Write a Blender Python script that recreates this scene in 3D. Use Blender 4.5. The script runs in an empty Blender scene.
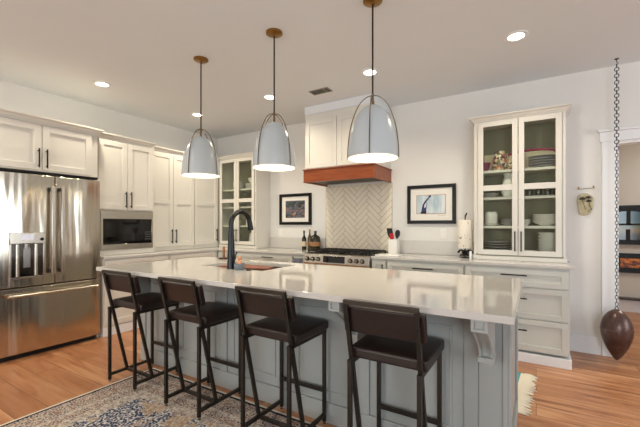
import bpy, bmesh, math, random
from mathutils import Vector, Matrix
random.seed(4)
R = math.radians
S = bpy.context.scene
C = S.collection

# ------------------------------------------------------------------ camera, sky, daylight, exposure
cam = bpy.data.objects.new('camera', bpy.data.cameras.new('camera'))
C.objects.link(cam)
cam.location = (0, 0, 1.28)
cam.rotation_euler = (R(90), 0, R(31.55))
cam.data.sensor_width = 36
cam.data.lens = 36 * 352.2 / 640
cam.data.shift_y = 11.3 / 640
cam.data.clip_start = 0.02
S.camera = cam
S.view_settings.view_transform = 'Standard'
S.view_settings.look = 'None'
S.view_settings.gamma = 1
S.view_settings.use_curve_mapping = False
S.view_settings.exposure = 0.16
S.cycles.use_denoising = True
S.cycles.max_bounces = 8
S.cycles.sample_clamp_indirect = 6

w = bpy.data.worlds.new('sky'); S.world = w
w.use_nodes = True
w.node_tree.nodes['Background'].inputs[0].default_value = (0.82, 0.91, 1.0, 1)
w.node_tree.nodes['Background'].inputs[1].default_value = 2.0

def area(name, loc, rot, sx, sy, power, col):
    l = bpy.data.lights.new(name, 'AREA'); l.shape = 'RECTANGLE'
    l.size, l.size_y, l.energy, l.color = sx, sy, power, col
    o = bpy.data.objects.new(name, l); C.objects.link(o)
    o.location = loc; o.rotation_euler = rot
    return o
# daylight through the windows behind and to the right of the camera
area('daylight_right', (4.25, 2.6, 1.45), (R(90), 0, R(90)), 2.2, 1.9, 40, (0.88, 0.94, 1.0))
area('daylight_behind', (-2.4, -3.25, 1.5), (R(90), 0, 0), 1.9, 1.8, 55, (1.0, 0.98, 0.94))
area('daylight_behind_right', (2.0, -3.25, 1.5), (R(90), 0, 0), 1.9, 1.8, 78, (0.76, 0.88, 1.0))
# unseen fill light added to brighten the room next door
area('next_room_fill', (2.2, 5.6, 2.76), (0, 0, 0), 0.6, 0.6, 34, (1.0, 0.93, 0.84))

WARM = (1.0, 0.90, 0.70)
CAN_W, PEND_W = 50, 4

# ------------------------------------------------------------------ helpers
def srgb(r, g, b):
    f = lambda c: c / 12.92 if c <= 0.04045 else ((c + 0.055) / 1.055) ** 2.4
    return (f(r / 255), f(g / 255), f(b / 255), 1)

class MB:
    def __init__(s): s.bm = bmesh.new()
    def box(s, x0, x1, y0, y1, z0, z1):
        r = bmesh.ops.create_cube(s.bm, size=1)
        for v in r['verts']:
            v.co = Vector(((x0 + x1) / 2 + v.co.x * (x1 - x0), (y0 + y1) / 2 + v.co.y * (y1 - y0), (z0 + z1) / 2 + v.co.z * (z1 - z0)))
        return s
    def bar(s, a, b, wx, wy, ref=(1, 0, 0)):
        """square bar from a to b, wx across ref, wy across the third axis"""
        a, b = Vector(a), Vector(b); d = (b - a).normalized()
        u = Vector(ref); u = (u - d * u.dot(d)).normalized(); v = d.cross(u)
        vs = []
        for p in (a, b):
            for i, j in ((-1, -1), (1, -1), (1, 1), (-1, 1)):
                vs.append(s.bm.verts.new(p + u * i * wx / 2 + v * j * wy / 2))
        F = s.bm.faces.new
        F(vs[0:4][::-1]); F(vs[4:8])
        for i in range(4):
            j = (i + 1) % 4; F((vs[i], vs[j], vs[4 + j], vs[4 + i]))
        return s
    def cyl(s, a, b, r0, r1=None, n=16):
        return s.tube([a, b], [r0, r0 if r1 is None else r1], n)
    def tube(s, pts, rad, n=12, closed=False):
        pts = [Vector(p) for p in pts]; m = len(pts)
        if not isinstance(rad, (list, tuple)): rad = [rad] * m
        rings = []; prev = None
        for i, p in enumerate(pts):
            a = pts[(i - 1) % m] if (closed or i > 0) else p
            b = pts[(i + 1) % m] if (closed or i < m - 1) else p
            d = (b - a).normalized()
            if prev is None:
                prev = Vector((0, 0, 1)) if abs(d.z) < 0.9 else Vector((1, 0, 0))
            u = (prev - d * prev.dot(d)).normalized(); prev = u; v = d.cross(u)
            rings.append([s.bm.verts.new(p + (u * math.cos(t) + v * math.sin(t)) * rad[i]) for t in [2 * math.pi * k / n for k in range(n)]])
        for i in range(m if closed else m - 1):
            A, B = rings[i], rings[(i + 1) % m]
            for k in range(n):
                l = (k + 1) % n; s.bm.faces.new((A[k], A[l], B[l], B[k]))
        if not closed:
            s.bm.faces.new(rings[0][::-1]); s.bm.faces.new(rings[-1])
        return s
    def lathe(s, prof, c=(0, 0, 0), n=32, close=False):
        c = Vector(c); rings = []
        for r, z in prof:
            if r < 1e-6: rings.append([s.bm.verts.new(c + Vector((0, 0, z)))])
            else: rings.append([s.bm.verts.new(c + Vector((r * math.cos(t), r * math.sin(t), z))) for t in [2 * math.pi * k / n for k in range(n)]])
        m = len(rings)
        for i in range(m if close else m - 1):
            A, B = rings[i], rings[(i + 1) % m]
            for k in range(n):
                l = (k + 1) % n
                if len(A) == 1 and len(B) == 1: continue
                if len(A) == 1: s.bm.faces.new((A[0], B[l], B[k]))
                elif len(B) == 1: s.bm.faces.new((A[k], A[l], B[0]))
                else: s.bm.faces.new((A[k], A[l], B[l], B[k]))
        return s
    def prism(s, pts, vec):
        """closed polygon pts (3-D) extruded along vec"""
        vec = Vector(vec)
        a = [s.bm.verts.new(Vector(p)) for p in pts]; b = [s.bm.verts.new(Vector(p) + vec) for p in pts]
        s.bm.faces.new(a[::-1]); s.bm.faces.new(b)
        n = len(a)
        for i in range(n):
            j = (i + 1) % n; s.bm.faces.new((a[i], a[j], b[j], b[i]))
        return s
    def build(s, name, mat, parent=None, bevel=0, smooth=True, seg=2, ang=35):
        bmesh.ops.recalc_face_normals(s.bm, faces=s.bm.faces[:])
        root = parent
        while root is not None and root.parent is not None: root = root.parent
        if root is not None:
            bmesh.ops.translate(s.bm, verts=s.bm.verts[:], vec=-Vector(root.location))
        me = bpy.data.meshes.new(name); s.bm.to_mesh(me); s.bm.free()
        me.materials.append(mat)
        if smooth:
            me.shade_smooth(); me.set_sharp_from_angle(angle=R(ang))
        o = bpy.data.objects.new(name, me); C.objects.link(o)
        if parent is not None: o.parent = parent
        if bevel:
            b = o.modifiers.new('bevel', 'BEVEL'); b.width = bevel; b.segments = seg; b.limit_method = 'ANGLE'; b.harden_normals = False
        return o

def tag(o, label=None, cat=None, group=None, kind=None):
    if label: o['label'] = label
    if cat: o['category'] = cat
    if group: o['group'] = group
    if kind: o['kind'] = kind
    return o
def thing(name, label, cat, loc=(0, 0, 0), group=None):
    o = bpy.data.objects.new(name, None); C.objects.link(o)
    o.location = loc; o.empty_display_size = 0.05
    return tag(o, label, cat, group)
def struct(name, mb, mat, label, cat, **k):
    return tag(mb.build(name, mat, **k), label, cat, None, 'structure')
def dup(root, loc=None, rz=None, label=None, group=None):
    def cp(o, par):
        c = o.copy(); C.objects.link(c)
        if par is not None: c.parent = par
        for ch in list(o.children): cp(ch, c)
        return c
    r = cp(root, None)
    if loc is not None: r.location = loc
    if rz is not None: r.rotation_euler.z = rz
    if label: r['label'] = label
    if group: r['group'] = group
    return r

# ------------------------------------------------------------------ materials
class NT:
    def __init__(s, name):
        s.m = bpy.data.materials.new(name); s.m.use_nodes = True
        s.t = s.m.node_tree; s.b = s.t.nodes['Principled BSDF']
    def n(s, typ, **k):
        x = s.t.nodes.new(typ)
        for a, v in k.items(): setattr(x, a, v)
        return x
    def l(s, a, b): s.t.links.new(a, b)
    def ramp(s, fac, stops, interp='LINEAR'):
        r = s.n('ShaderNodeValToRGB'); r.color_ramp.interpolation = interp
        e = r.color_ramp.elements
        while len(e) < len(stops): e.new(0.5)
        for x, (p, c) in zip(e, stops): x.position = p; x.color = c
        s.l(fac, r.inputs[0]); return r.outputs[0]
    def coord(s, scale=(1, 1, 1), rot=(0, 0, 0), loc=(0, 0, 0)):
        tc = s.n('ShaderNodeTexCoord'); mp = s.n('ShaderNodeMapping')
        mp.inputs['Scale'].default_value = scale; mp.inputs['Rotation'].default_value = rot; mp.inputs['Location'].default_value = loc
        s.l(tc.outputs['Object'], mp.inputs[0]); return mp.outputs[0]
    def noise(s, vec, scale, detail=4, rough=0.5, dist=0):
        x = s.n('ShaderNodeTexNoise'); x.inputs['Scale'].default_value = scale; x.inputs['Detail'].default_value = detail
        x.inputs['Roughness'].default_value = rough; x.inputs['Distortion'].default_value = dist
        s.l(vec, x.inputs['Vector']); return x.outputs['Fac']
    def mix(s, fac, a, b, mode='MIX'):
        x = s.n('ShaderNodeMix', data_type='RGBA', blend_type=mode)
        for sock, v in ((x.inputs[0], fac), (x.inputs[6], a), (x.inputs[7], b)):
            if isinstance(v, (int, float)): sock.default_value = v
            elif isinstance(v, tuple): sock.default_value = v
            else: s.l(v, sock)
        return x.outputs[2]
    def math(s, op, a, b=None):
        x = s.n('ShaderNodeMath', operation=op)
        for i, v in enumerate((a, b)):
            if v is None: continue
            if isinstance(v, (int, float)): x.inputs[i].default_value = v
            else: s.l(v, x.inputs[i])
        return x.outputs[0]
    def bump(s, h, strength=0.2, dist=0.01):
        x = s.n('ShaderNodeBump'); x.inputs['Strength'].default_value = strength; x.inputs['Distance'].default_value = dist
        s.l(h, x.inputs['Height']); s.l(x.outputs[0], s.b.inputs['Normal'])
    def set(s, **k):
        names = dict(col='Base Color', rough='Roughness', metal='Metallic', spec='Specular IOR Level', coat='Coat Weight', cr='Coat Roughness', em='Emission Color', es='Emission Strength', alpha='Alpha', trans='Transmission Weight', ior='IOR')
        for a, v in k.items():
            i = s.b.inputs[names[a]]
            if isinstance(v, bpy.types.NodeSocket): s.l(v, i)
            else: i.default_value = v
        return s

def paint(name, c, rough=0.5, var=0.03, **k):
    """painted surface with faint mottling"""
    m = NT(name); col = srgb(*c)
    f = m.noise(m.coord(), 3.0, 3)
    d = tuple(x * (1 - var) for x in col[:3]) + (1,)
    m.set(col=m.mix(f, d, col), rough=rough, **k)
    return m.m
def plain(name, c, rough=0.5, metal=0.0, **k):
    m = NT(name); m.set(col=srgb(*c), rough=rough, metal=metal, **k)
    f = m.noise(m.coord(), 60, 2); m.bump(f, 0.03, 0.002)
    return m.m

M = {}
M['wall'] = paint('wall_paint', (231, 228, 223), 0.7)
M['ceiling'] = paint('ceiling_paint', (226, 228, 230), 0.8)
M['trim'] = paint('white_trim_paint', (236, 236, 236), 0.4)
M['far_wall'] = paint('next_room_wall_paint', (200, 194, 184), 0.7)
M['cream'] = paint('cream_cabinet_paint', (220, 215, 205), 0.38)
M['greige'] = paint('greige_cabinet_paint', (204, 205, 198), 0.38)
M['island'] = paint('blue_grey_island_paint', (165, 167, 163), 0.4)
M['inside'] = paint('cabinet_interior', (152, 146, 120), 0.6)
M['black'] = plain('black_metal', (24, 23, 22), 0.38, 0.6)
M['faucet'] = plain('matte_black_faucet', (18, 19, 22), 0.28, 0.3)
M['dark'] = plain('dark_gap', (12, 12, 12), 0.7)
M['glassblack'] = plain('black_glass', (8, 8, 9), 0.05)
M['stool'] = plain('bronze_black_stool_steel', (58, 52, 46), 0.42, 0.7)
M['brass'] = plain('aged_brass', (150, 112, 60), 0.3, 1.0)
M['rod'] = plain('dark_bronze_rod', (52, 44, 38), 0.4, 0.8)
M['bail'] = plain('bronze_bail', (126, 112, 92), 0.3, 1.0)
M['shade'] = plain('pale_blue_grey_enamel', (190, 197, 200), 0.25)
M['shade_in'] = plain('white_enamel', (238, 230, 214), 0.5)
M['ceramic'] = plain('white_ceramic', (235, 232, 226), 0.2)
M['greyplate'] = plain('grey_stoneware', (170, 166, 165), 0.3)
M['magenta'] = plain('magenta_cloth', (142, 24, 72), 0.8)
M['iron'] = plain('black_wrought_iron', (28, 24, 22), 0.5, 0.5)
M['chain'] = plain('grey_steel_chain', (88, 88, 92), 0.35, 0.9)
M['red'] = plain('red_silicone', (186, 24, 34), 0.5)
M['rubber'] = plain('black_silicone', (20, 20, 20), 0.5)
M['plastic'] = plain('white_plastic', (238, 236, 230), 0.4)
M['wood_l'] = plain('pale_wood', (206, 150, 112), 0.5)
M['greyceramic'] = plain('grey_blue_ceramic', (110, 118, 126), 0.4)
M['copper'] = plain('terracotta_board', (128, 70, 50), 0.5)
M['brownwood'] = plain('brown_wood_handle', (140, 88, 40), 0.5)
M['towel'] = paint('blue_grey_towel_cloth', (120, 124, 140), 0.9, 0.2)
M['label'] = plain('cream_bottle_label', (214, 196, 160), 0.6)
M['labelred'] = plain('tan_bottle_label', (150, 104, 66), 0.6)

# glass panes: mostly clear with a fresnel sheen
def glass(name, tint, f0=0.022, rough=0.02):
    m = NT(name); t = m.t
    tr = m.n('ShaderNodeBsdfTransparent'); tr.inputs[0].default_value = tint
    gl = m.n('ShaderNodeBsdfGlossy'); gl.inputs['Roughness'].default_value = rough
    lw = m.n('ShaderNodeLayerWeight'); lw.inputs[0].default_value = 0.5
    fr = m.math('ADD', m.math('MULTIPLY', m.math('POWER', lw.outputs['Facing'], 5.0), 0.7), f0)
    mx = m.n('ShaderNodeMixShader')
    m.l(fr, mx.inputs[0]); m.l(tr.outputs[0], mx.inputs[1]); m.l(gl.outputs[0], mx.inputs[2])
    m.l(mx.outputs[0], t.nodes['Material Output'].inputs[0])
    return m.m
M['glass'] = glass('cabinet_glass', (0.93, 0.95, 0.92, 1))
M['tumbler'] = glass('drinking_glass', (0.93, 0.95, 0.93, 1), 0.04)
M['bottle'] = plain('dark_green_bottle_glass', (26, 30, 18), 0.08)
M['bottle2'] = plain('brown_bottle_glass', (40, 38, 18), 0.1)

# emission
def emit(name, col, s):
    m = NT(name); m.set(col=(0.8, 0.8, 0.8, 1), em=col, es=s); return m.m
M['lens'] = emit('lit_lens', (1, 0.92, 0.8, 1), 9)
M['bulb'] = emit('lit_bulb', (1, 0.88, 0.7, 1), 4)

# steel with soft waves that stretch the reflections
def steel():
    m = NT('brushed_steel')
    v = m.coord((1, 1, 1))
    fine = m.noise(m.coord((1, 1, 220)), 6, 2)
    big = m.noise(m.coord((1, 2.2, 0.45)), 1.9, 1, 0.4)
    mid = m.noise(m.coord((1, 9, 0.6)), 1.6, 1, 0.4)
    h = m.math('ADD', m.math('MULTIPLY', big, 1.0), m.math('MULTIPLY', mid, 0.22))
    m.set(col=m.mix(fine, srgb(196, 187, 172), srgb(210, 201, 187)), metal=1.0, rough=0.17)
    m.bump(h, 0.55, 0.06)
    return m.m
M['steel'] = steel()
M['steel2'] = plain('satin_steel', (198, 192, 182), 0.22, 1.0)

# floor planks along x
def planks():
    m = NT('oak_plank_floor')
    v = m.coord()
    br = m.n('ShaderNodeTexBrick'); m.l(v, br.inputs['Vector'])
    br.offset = 0.37; br.offset_frequency = 2
    for k, x in (('Scale', 1.0), ('Mortar Size', 0.0016), ('Mortar Smooth', 0.1), ('Bias', 0.0), ('Brick Width', 1.22), ('Row Height', 0.185)): br.inputs[k].default_value = x
    br.inputs['Color1'].default_value = (0, 0, 0, 1); br.inputs['Color2'].default_value = (1, 1, 1, 1); br.inputs['Mortar'].default_value = (0.5, 0.5, 0.5, 1)
    sep = m.n('ShaderNodeSeparateColor'); m.l(br.outputs['Color'], sep.inputs[0])
    # grain: noise shifted per plank
    tc = m.n('ShaderNodeTexCoord'); comb = m.n('ShaderNodeCombineXYZ'); m.l(m.math('MULTIPLY', sep.outputs[0], 37.0), comb.inputs[0]); m.l(m.math('MULTIPLY', sep.outputs[0], 11.0), comb.inputs[1])
    add = m.n('ShaderNodeVectorMath', operation='ADD'); m.l(tc.outputs['Object'], add.inputs[0]); m.l(comb.outputs[0], add.inputs[1])
    mp = m.n('ShaderNodeMapping'); mp.inputs['Scale'].default_value = (0.9, 8, 1); m.l(add.outputs[0], mp.inputs[0])
    g = m.noise(mp.outputs[0], 1.6, 6, 0.6, 0.6)
    mp2 = m.n('ShaderNodeMapping'); mp2.inputs['Scale'].default_value = (2.5, 60, 1); m.l(add.outputs[0], mp2.inputs[0])
    g2 = m.noise(mp2.outputs[0], 1.5, 3)
    base = m.ramp(g, [(0.30, srgb(108, 66, 42)), (0.42, srgb(176, 118, 78)), (0.55, srgb(208, 152, 108)), (0.74, srgb(224, 176, 134))])
    base = m.mix(m.math('MULTIPLY', sep.outputs[0], 0.75), base, srgb(160, 104, 68))
    base = m.mix(m.math('MULTIPLY', g2, 0.25), base, srgb(120, 74, 48))
    col = m.mix(br.outputs['Fac'], base, srgb(84, 52, 34))
    m.set(col=col, rough=m.math('ADD', m.math('MULTIPLY', g, 0.15), 0.24), spec=0.45)
    m.bump(m.math('SUBTRACT', g2, br.outputs['Fac']), 0.1, 0.002)
    return m.m
M['floor'] = planks()

def quartz(name, veins, amt, rough=0.05):
    m = NT(name)
    v = m.coord()
    f = m.noise(v, 1.3, 5, 0.55, 1.2)
    fine = m.noise(v, 90, 2)
    ridge = m.math('ABSOLUTE', m.math('SUBTRACT', f, 0.5))
    vein = m.ramp(ridge, [(0.0, (1, 1, 1, 1)), (veins, (0, 0, 0, 1))])
    base = m.mix(m.math('MULTIPLY', fine, 0.25), srgb(206, 202, 196), srgb(196, 191, 184))
    m.set(col=m.mix(m.math('MULTIPLY', vein, amt), base, srgb(176, 170, 166)), rough=rough, spec=0.75)
    return m.m
M['quartz'] = quartz('white_quartz', 0.008, 0.06)
M['slab'] = quartz('veined_quartz_slab', 0.012, 0.18, 0.35)

def leather():
    m = NT('dark_brown_leather')
    f = m.noise(m.coord(), 140, 3); g = m.noise(m.coord(), 5, 3)
    m.set(col=m.mix(g, srgb(29, 18, 14), srgb(42, 26, 21)), rough=0.4)
    m.bump(f, 0.12, 0.002)
    return m.m
M['leather'] = leather()

def wood(name, a, b, axis_scale, rough=0.35):
    m = NT(name)
    g = m.noise(m.coord(axis_scale), 2.0, 5, 0.55, 0.8)
    m.set(col=m.ramp(g, [(0.3, srgb(*a)), (0.7, srgb(*b))]), rough=rough)
    return m.m
M['cherry'] = wood('reddish_cherry_wood', (118, 54, 22), (158, 80, 36), (1.5, 14, 14))
M['ledgewood'] = wood('dark_walnut', (42, 28, 20), (66, 44, 30), (1, 10, 10))

def tilemat():
    m = NT('cream_herringbone_tile')
    g = m.noise(m.coord(), 5, 3)
    m.set(col=m.mix(g, srgb(228, 216, 194), srgb(239, 229, 210)), rough=0.25)
    return m.m
M['tile'] = tilemat()
M['grout'] = plain('tan_grout', (132, 114, 92), 0.9)

def bronze():
    m = NT('mottled_brown_metal')
    g = m.noise(m.coord(), 7, 5, 0.6); k = m.noise(m.coord(loc=(3, 1, 2)), 3, 3)
    c = m.ramp(g, [(0.3, srgb(70, 52, 46)), (0.55, srgb(108, 84, 76)), (0.75, srgb(160, 140, 132))])
    m.set(col=m.mix(m.math('MULTIPLY', k, 0.5), c, srgb(88, 70, 68)), rough=0.32, metal=0.6)
    return m.m
M['drop'] = bronze()

# ------------------------------------------------------------------ the setting
XL, YB, ZC, XR, YF = -4.85, 4.40, 2.82, 4.4, -3.4
struct('floor', MB().box(XL - 0.1, XR + 0.1, YF - 0.1, 6.9, -0.1, 0), M['floor'], 'warm brown wood plank floor of the kitchen', 'floor', smooth=False)
struct('ceiling', MB().box(XL - 0.1, XR + 0.1, YF - 0.1, 6.9, ZC, ZC + 0.1), M['ceiling'], 'plain off-white ceiling over the kitchen', 'ceiling', smooth=False)
struct('wall_left', MB().box(XL - 0.1, XL, YF - 0.1, YB + 0.1, 0, ZC), M['wall'], 'off-white wall behind the refrigerator and tall cabinets', 'wall', smooth=False)
OX0, OX1, OZ = 0.66, 2.4, 2.08      # wide cased opening into the next room
struct('wall_back', MB().box(XL, OX0, YB, YB + 0.12, 0, ZC).box(OX1, XR, YB, YB + 0.12, 0, ZC).box(OX0, OX1, YB, YB + 0.12, OZ, ZC), M['wall'], 'off-white wall behind the range, ending at the cased opening', 'wall', smooth=False)
# right and rear walls with their window openings (behind the camera)
def holed_wall(name, fixed, a0, a1, holes, axis, th, label):
    mb = MB(); cuts = sorted(holes); z0, z1 = 0.55, 2.4; e = a0
    def add(p0, p1, q0, q1):
        if axis == 'y': mb.box(fixed, fixed + th, p0, p1, q0, q1)
        else: mb.box(p0, p1, fixed, fixed + th, q0, q1)
    for h0, h1 in cuts:
        add(e, h0, 0, ZC); add(h0, h1, 0, z0); add(h0, h1, z1, ZC); e = h1
    add(e, a1, 0, ZC)
    struct(name, mb, M['wall'], label, 'wall', smooth=False)
holed_wall('wall_right', XR, YF, 6.8, [(1.5, 3.7)], 'y', 0.1, 'off-white side wall with a tall window, across from the refrigerator')
holed_wall('wall_front', YF - 0.1, XL, XR, [(-3.4, -1.4), (1.0, 3.0)], 'x', 0.1, 'off-white wall with two windows, opposite the range')
def window(n, fixed, a0, a1, axis, label):
    z0, z1 = 0.55, 2.4; f = 0.06; mb = MB(); mid = (a0 + a1) / 2
    def add(p0, p1, q0, q1, m=mb, d=0.03):
        if axis == 'y': m.box(fixed - d, fixed + d, p0, p1, q0, q1)
        else: m.box(p0, p1, fixed - d, fixed + d, q0, q1)
    add(a0, a1, z0, z0 + f); add(a0, a1, z1 - f, z1); add(a0, a0 + f, z0 + f, z1 - f); add(a1 - f, a1, z0 + f, z1 - f); add(mid - f / 2, mid + f / 2, z0 + f, z1 - f)
    o = struct('window_%d' % n, mb, M['trim'], label, 'window', smooth=False)
    g = MB(); add(a0 + f, mid - f / 2, z0 + f, z1 - f, g, 0.004); add(mid + f / 2, a1 - f, z0 + f, z1 - f, g, 0.004)
    g.build('pane', M['glass'], o, smooth=False)
window(1, XR + 0.05, 1.5, 3.7, 'y', 'white framed tall window in the side wall')
window(2, YF - 0.05, -3.4, -1.4, 'x', 'white framed window opposite the range, on the refrigerator side')
window(3, YF - 0.05, 1.0, 3.0, 'x', 'white framed window opposite the range, away from the refrigerator')
# next room
struct('wall_far', MB().box(0.2, XR, 6.8, 6.9, 0, ZC), M['far_wall'], 'taupe wall of the room seen through the cased opening', 'wall', smooth=False)
struct('wall_far_side', MB().box(0.1, 0.2, YB + 0.12, 6.9, 0, ZC), M['far_wall'], 'taupe side wall of the room beyond the cased opening', 'wall', smooth=False)
struct('baseboard_far', MB().box(0.2, XR, 6.78, 6.8, 0, 0.17), M['trim'], 'white baseboard along the far room wall', 'baseboard', bevel=0.003)
# casing of the opening
struct('trim_1', MB().box(0.545, OX0 + 0.005, YB - 0.018, YB, 0, OZ + 0.01).box(0.545, 0.55, YB - 0.03, YB - 0.018, 0, OZ), M['trim'], 'white side casing of the wide opening behind the hanging chain', 'trim', bevel=0.003)
struct('trim_2', MB().box(OX0, OX0 + 0.018, YB, YB + 0.12, 0, OZ).box(OX0, OX1, YB, YB + 0.12, OZ - 0.018, OZ), M['trim'], 'white jamb lining of the wide opening', 'trim', bevel=0.002)
struct('trim_3', MB().box(0.53, OX1 + 0.12, YB - 0.022, YB, OZ + 0.01, OZ + 0.105).box(0.515, OX1 + 0.13, YB - 0.04, YB, OZ + 0.105, OZ + 0.13), M['trim'], 'white head casing over the wide opening', 'trim', bevel=0.003)
struct('trim_4', MB().box(OX1 - 0.005, OX1 + 0.11, YB - 0.018, YB, 0, OZ + 0.01), M['trim'], 'white side casing at the far end of the wide opening', 'trim', bevel=0.003)
struct('baseboard_back', MB().box(0.265, 0.545, YB - 0.018, YB, 0, 0.165), M['trim'], 'white baseboard between the drawer cabinet and the opening', 'baseboard', bevel=0.003)

# ------------------------------------------------------------------ cabinet pieces
# back wall faces -y : u = x ; left wall faces +x : u = y ; w is how far it stands out from the face plane
def facB(Y0): return lambda mb, u0, u1, v0, v1, w0, w1: mb.box(u0, u1, Y0 - w1, Y0 - w0, v0, v1)
def facL(X0): return lambda mb, u0, u1, v0, v1, w0, w1: mb.box(X0 + w0, X0 + w1, u0, u1, v0, v1)
def shaker(fc, par, name, u0, u1, v0, v1, mat, rail=0.062, mid=None, th=0.02):
    mb = MB()
    fc(mb, u0, u0 + rail, v0, v1, 0.001, th); fc(mb, u1 - rail, u1, v0, v1, 0.001, th)
    fc(mb, u0 + rail, u1 - rail, v0, v0 + rail, 0.001, th); fc(mb, u0 + rail, u1 - rail, v1 - rail, v1, 0.001, th)
    if mid: fc(mb, u0 + rail, u1 - rail, mid - 0.03, mid + 0.03, 0.001, th)
    fc(mb, u0 + rail - 0.002, u1 - rail + 0.002, v0 + rail - 0.002, v1 - rail + 0.002, 0.001, th - 0.011)
    return mb.build(name, mat, par, bevel=0.0016, seg=1, smooth=False)
def pull(fc, par, u, v, length, vertical=True, w0=0.02, mat=None, r=0.0055, out=0.03):
    mb = MB(); h = length / 2; q = h * 0.78
    if vertical:
        fc(mb, u - r, u + r, v - h, v + h, w0 + out - r, w0 + out + r)
        for s in (-q, q): fc(mb, u - r * .8, u + r * .8, v + s - r, v + s + r, w0 - 0.001, w0 + out)
    else:
        fc(mb, u - h, u + h, v - r, v + r, w0 + out - r, w0 + out + r)
        for s in (-q, q): fc(mb, u + s - r, u + s + r, v - r * .8, v + r * .8, w0 - 0.001, w0 + out)
    return mb.build('handle', mat or M['black'], par, bevel=0.0015, seg=1, smooth=False)
def crown(par, pts, mat, mbp=None):
    """moulding: profile (out, z) swept along a polyline of (x, y) with its outward side to the left"""
    pass
def crown_boxes(par, path_boxes, mat):
    mb = MB()
    for b in path_boxes: mb.box(*b)
    return mb.build('crown_moulding', mat, par, bevel=0.006, seg=2, smooth=False)
def crown_sweep(par, path, z0, prof, mat):
    """path: list of (x, y); prof: list of (out, dz); mitred; outward = right-hand normal of the path"""
    mb = MB(); P = [Vector((x, y)) for x, y in path]; rows = []
    for i, p in enumerate(P):
        ds = []
        if i > 0: ds.append((P[i] - P[i - 1]).normalized())
        if i < len(P) - 1: ds.append((P[i + 1] - P[i]).normalized())
        ns = [Vector((d.y, -d.x)) for d in ds]
        n = ns[0] if len(ns) == 1 else (ns[0] + ns[1]) / (1 + ns[0].dot(ns[1]))
        rows.append([mb.bm.verts.new((p.x + n.x * o, p.y + n.y * o, z0 + dz)) for o, dz in prof])
    k = len(prof)
    for a, b in zip(rows, rows[1:]):
        for j in range(k):
            l = (j + 1) % k; mb.bm.faces.new((a[j], b[j], b[l], a[l]))
    mb.bm.faces.new(rows[0]); mb.bm.faces.new(rows[-1][::-1])
    return mb.build('crown_moulding', mat, par, smooth=False)
CROWN = [(-0.02, 0), (0.008, 0), (0.012, 0.012), (0.022, 0.022), (0.03, 0.04), (0.046, 0.052), (0.05, 0.056), (0.05, 0.068), (-0.02, 0.068)]

CROWN2 = [(o, dz * 0.76) for o, dz in CROWN]
# ---- refrigerator
XF = -4.17
fr = thing('refrigerator', 'stainless steel french door refrigerator with water dispenser, at the left wall', 'refrigerator', (-4.5, 1.64, 0))
MB().box(XL + 0.02, XF - 0.075, 1.205, 2.075, 0.06, 1.76).build('body', plain('grey_fridge_body', (70, 68, 66), 0.4, 0.6), fr, bevel=0.004)
MB().box(XL + 0.05, XF - 0.06, 1.22, 2.05, 0.0, 0.06).build('toe_grille', M['dark'], fr)
def fdoor(name, y0, y1, z0, z1, label=None):
    mb = MB(); n = 10
    # faintly crowned front
    prof = [(XF - 0.07, y0)] + [(XF - 0.008 + 0.008 * (1 - ((2 * k / n - 1) ** 2)), y0 + (y1 - y0) * k / n) for k in range(n + 1)] + [(XF - 0.07, y1)]
    mb.prism([(x, y, z0) for x, y in prof], (0, 0, z1 - z0))
    return mb.build(name, M['steel'], fr, bevel=0.004)
dl = fdoor('door', 1.205, 1.643, 0.69, 1.772)
dr = fdoor('door', 1.650, 2.08, 0.69, 1.772)
dz = fdoor('freezer_drawer', 1.205, 2.08, 0.055, 0.676)
def fridge_handle(par, y):
    mb = MB().box(XF + 0.040, XF + 0.070, y - 0.017, y + 0.017, 0.79, 1.665)
    h = mb.build('handle', M['steel2'], par, bevel=0.006, seg=3)
    MB().box(XF - 0.004, XF + 0.05, y - 0.015, y + 0.015, 0.80, 0.835).box(XF - 0.004, XF + 0.05, y - 0.015, y + 0.015, 1.62, 1.655).build('handle_post', M['dark'], h, bevel=0.003)
fridge_handle(dl, 1.606); fridge_handle(dr, 1.690)
h = MB().cyl((XF + 0.055, 1.25, 0.612), (XF + 0.055, 2.03, 0.612), 0.014).build('handle', M['steel2'], dz)
MB().cyl((XF - 0.004, 1.29, 0.612), (XF + 0.055, 1.29, 0.612), 0.011).cyl((XF - 0.004, 1.99, 0.612), (XF + 0.055, 1.99, 0.612), 0.011).build('handle_post', M['steel2'], h)
MB().cyl((XF + 0.055, 1.241, 0.612), (XF + 0.055, 1.251, 0.612), 0.0135).cyl((XF + 0.055, 2.029, 0.612), (XF + 0.055, 2.039, 0.612), 0.0135).build('end_cap', M['copper'], h)
# dispenser on the left door
dp = MB().box(XF - 0.002, XF + 0.012, 1.275, 1.552, 0.765, 0.785).box(XF - 0.002, XF + 0.012, 1.275, 1.29, 0.785, 1.10).box(XF - 0.002, XF + 0.012, 1.537, 1.552, 0.785, 1.10).build('dispenser', M['steel2'], dl, bevel=0.003)
MB().box(XF - 0.002, XF + 0.02, 1.275, 1.552, 1.10, 1.205).build('control_panel', M['steel2'], dp, bevel=0.004)
MB().box(XF + 0.019, XF + 0.0215, 1.36, 1.46, 1.135, 1.19).build('screen', emit('blue_lcd', srgb(120, 140, 190), 0.35), dp)
for (yy, zz) in ((1.32, 1.175), (1.32, 1.14), (1.49, 1.175)): MB().cyl((XF + 0.019, yy, zz), (XF + 0.023, yy, zz), 0.009).build('button', M['steel2'], dp)
MB().cyl((XF + 0.019, 1.525, 1.14), (XF + 0.024, 1.525, 1.14), 0.016).build('dial', M['dark'], dp)
mb = MB()
mb.box(XF - 0.003, XF + 0.002, 1.29, 1.537, 0.785, 1.10)
mb.build('recess', plain('dark_steel_recess', (96, 92, 88), 0.15, 1.0), dp)
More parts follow.
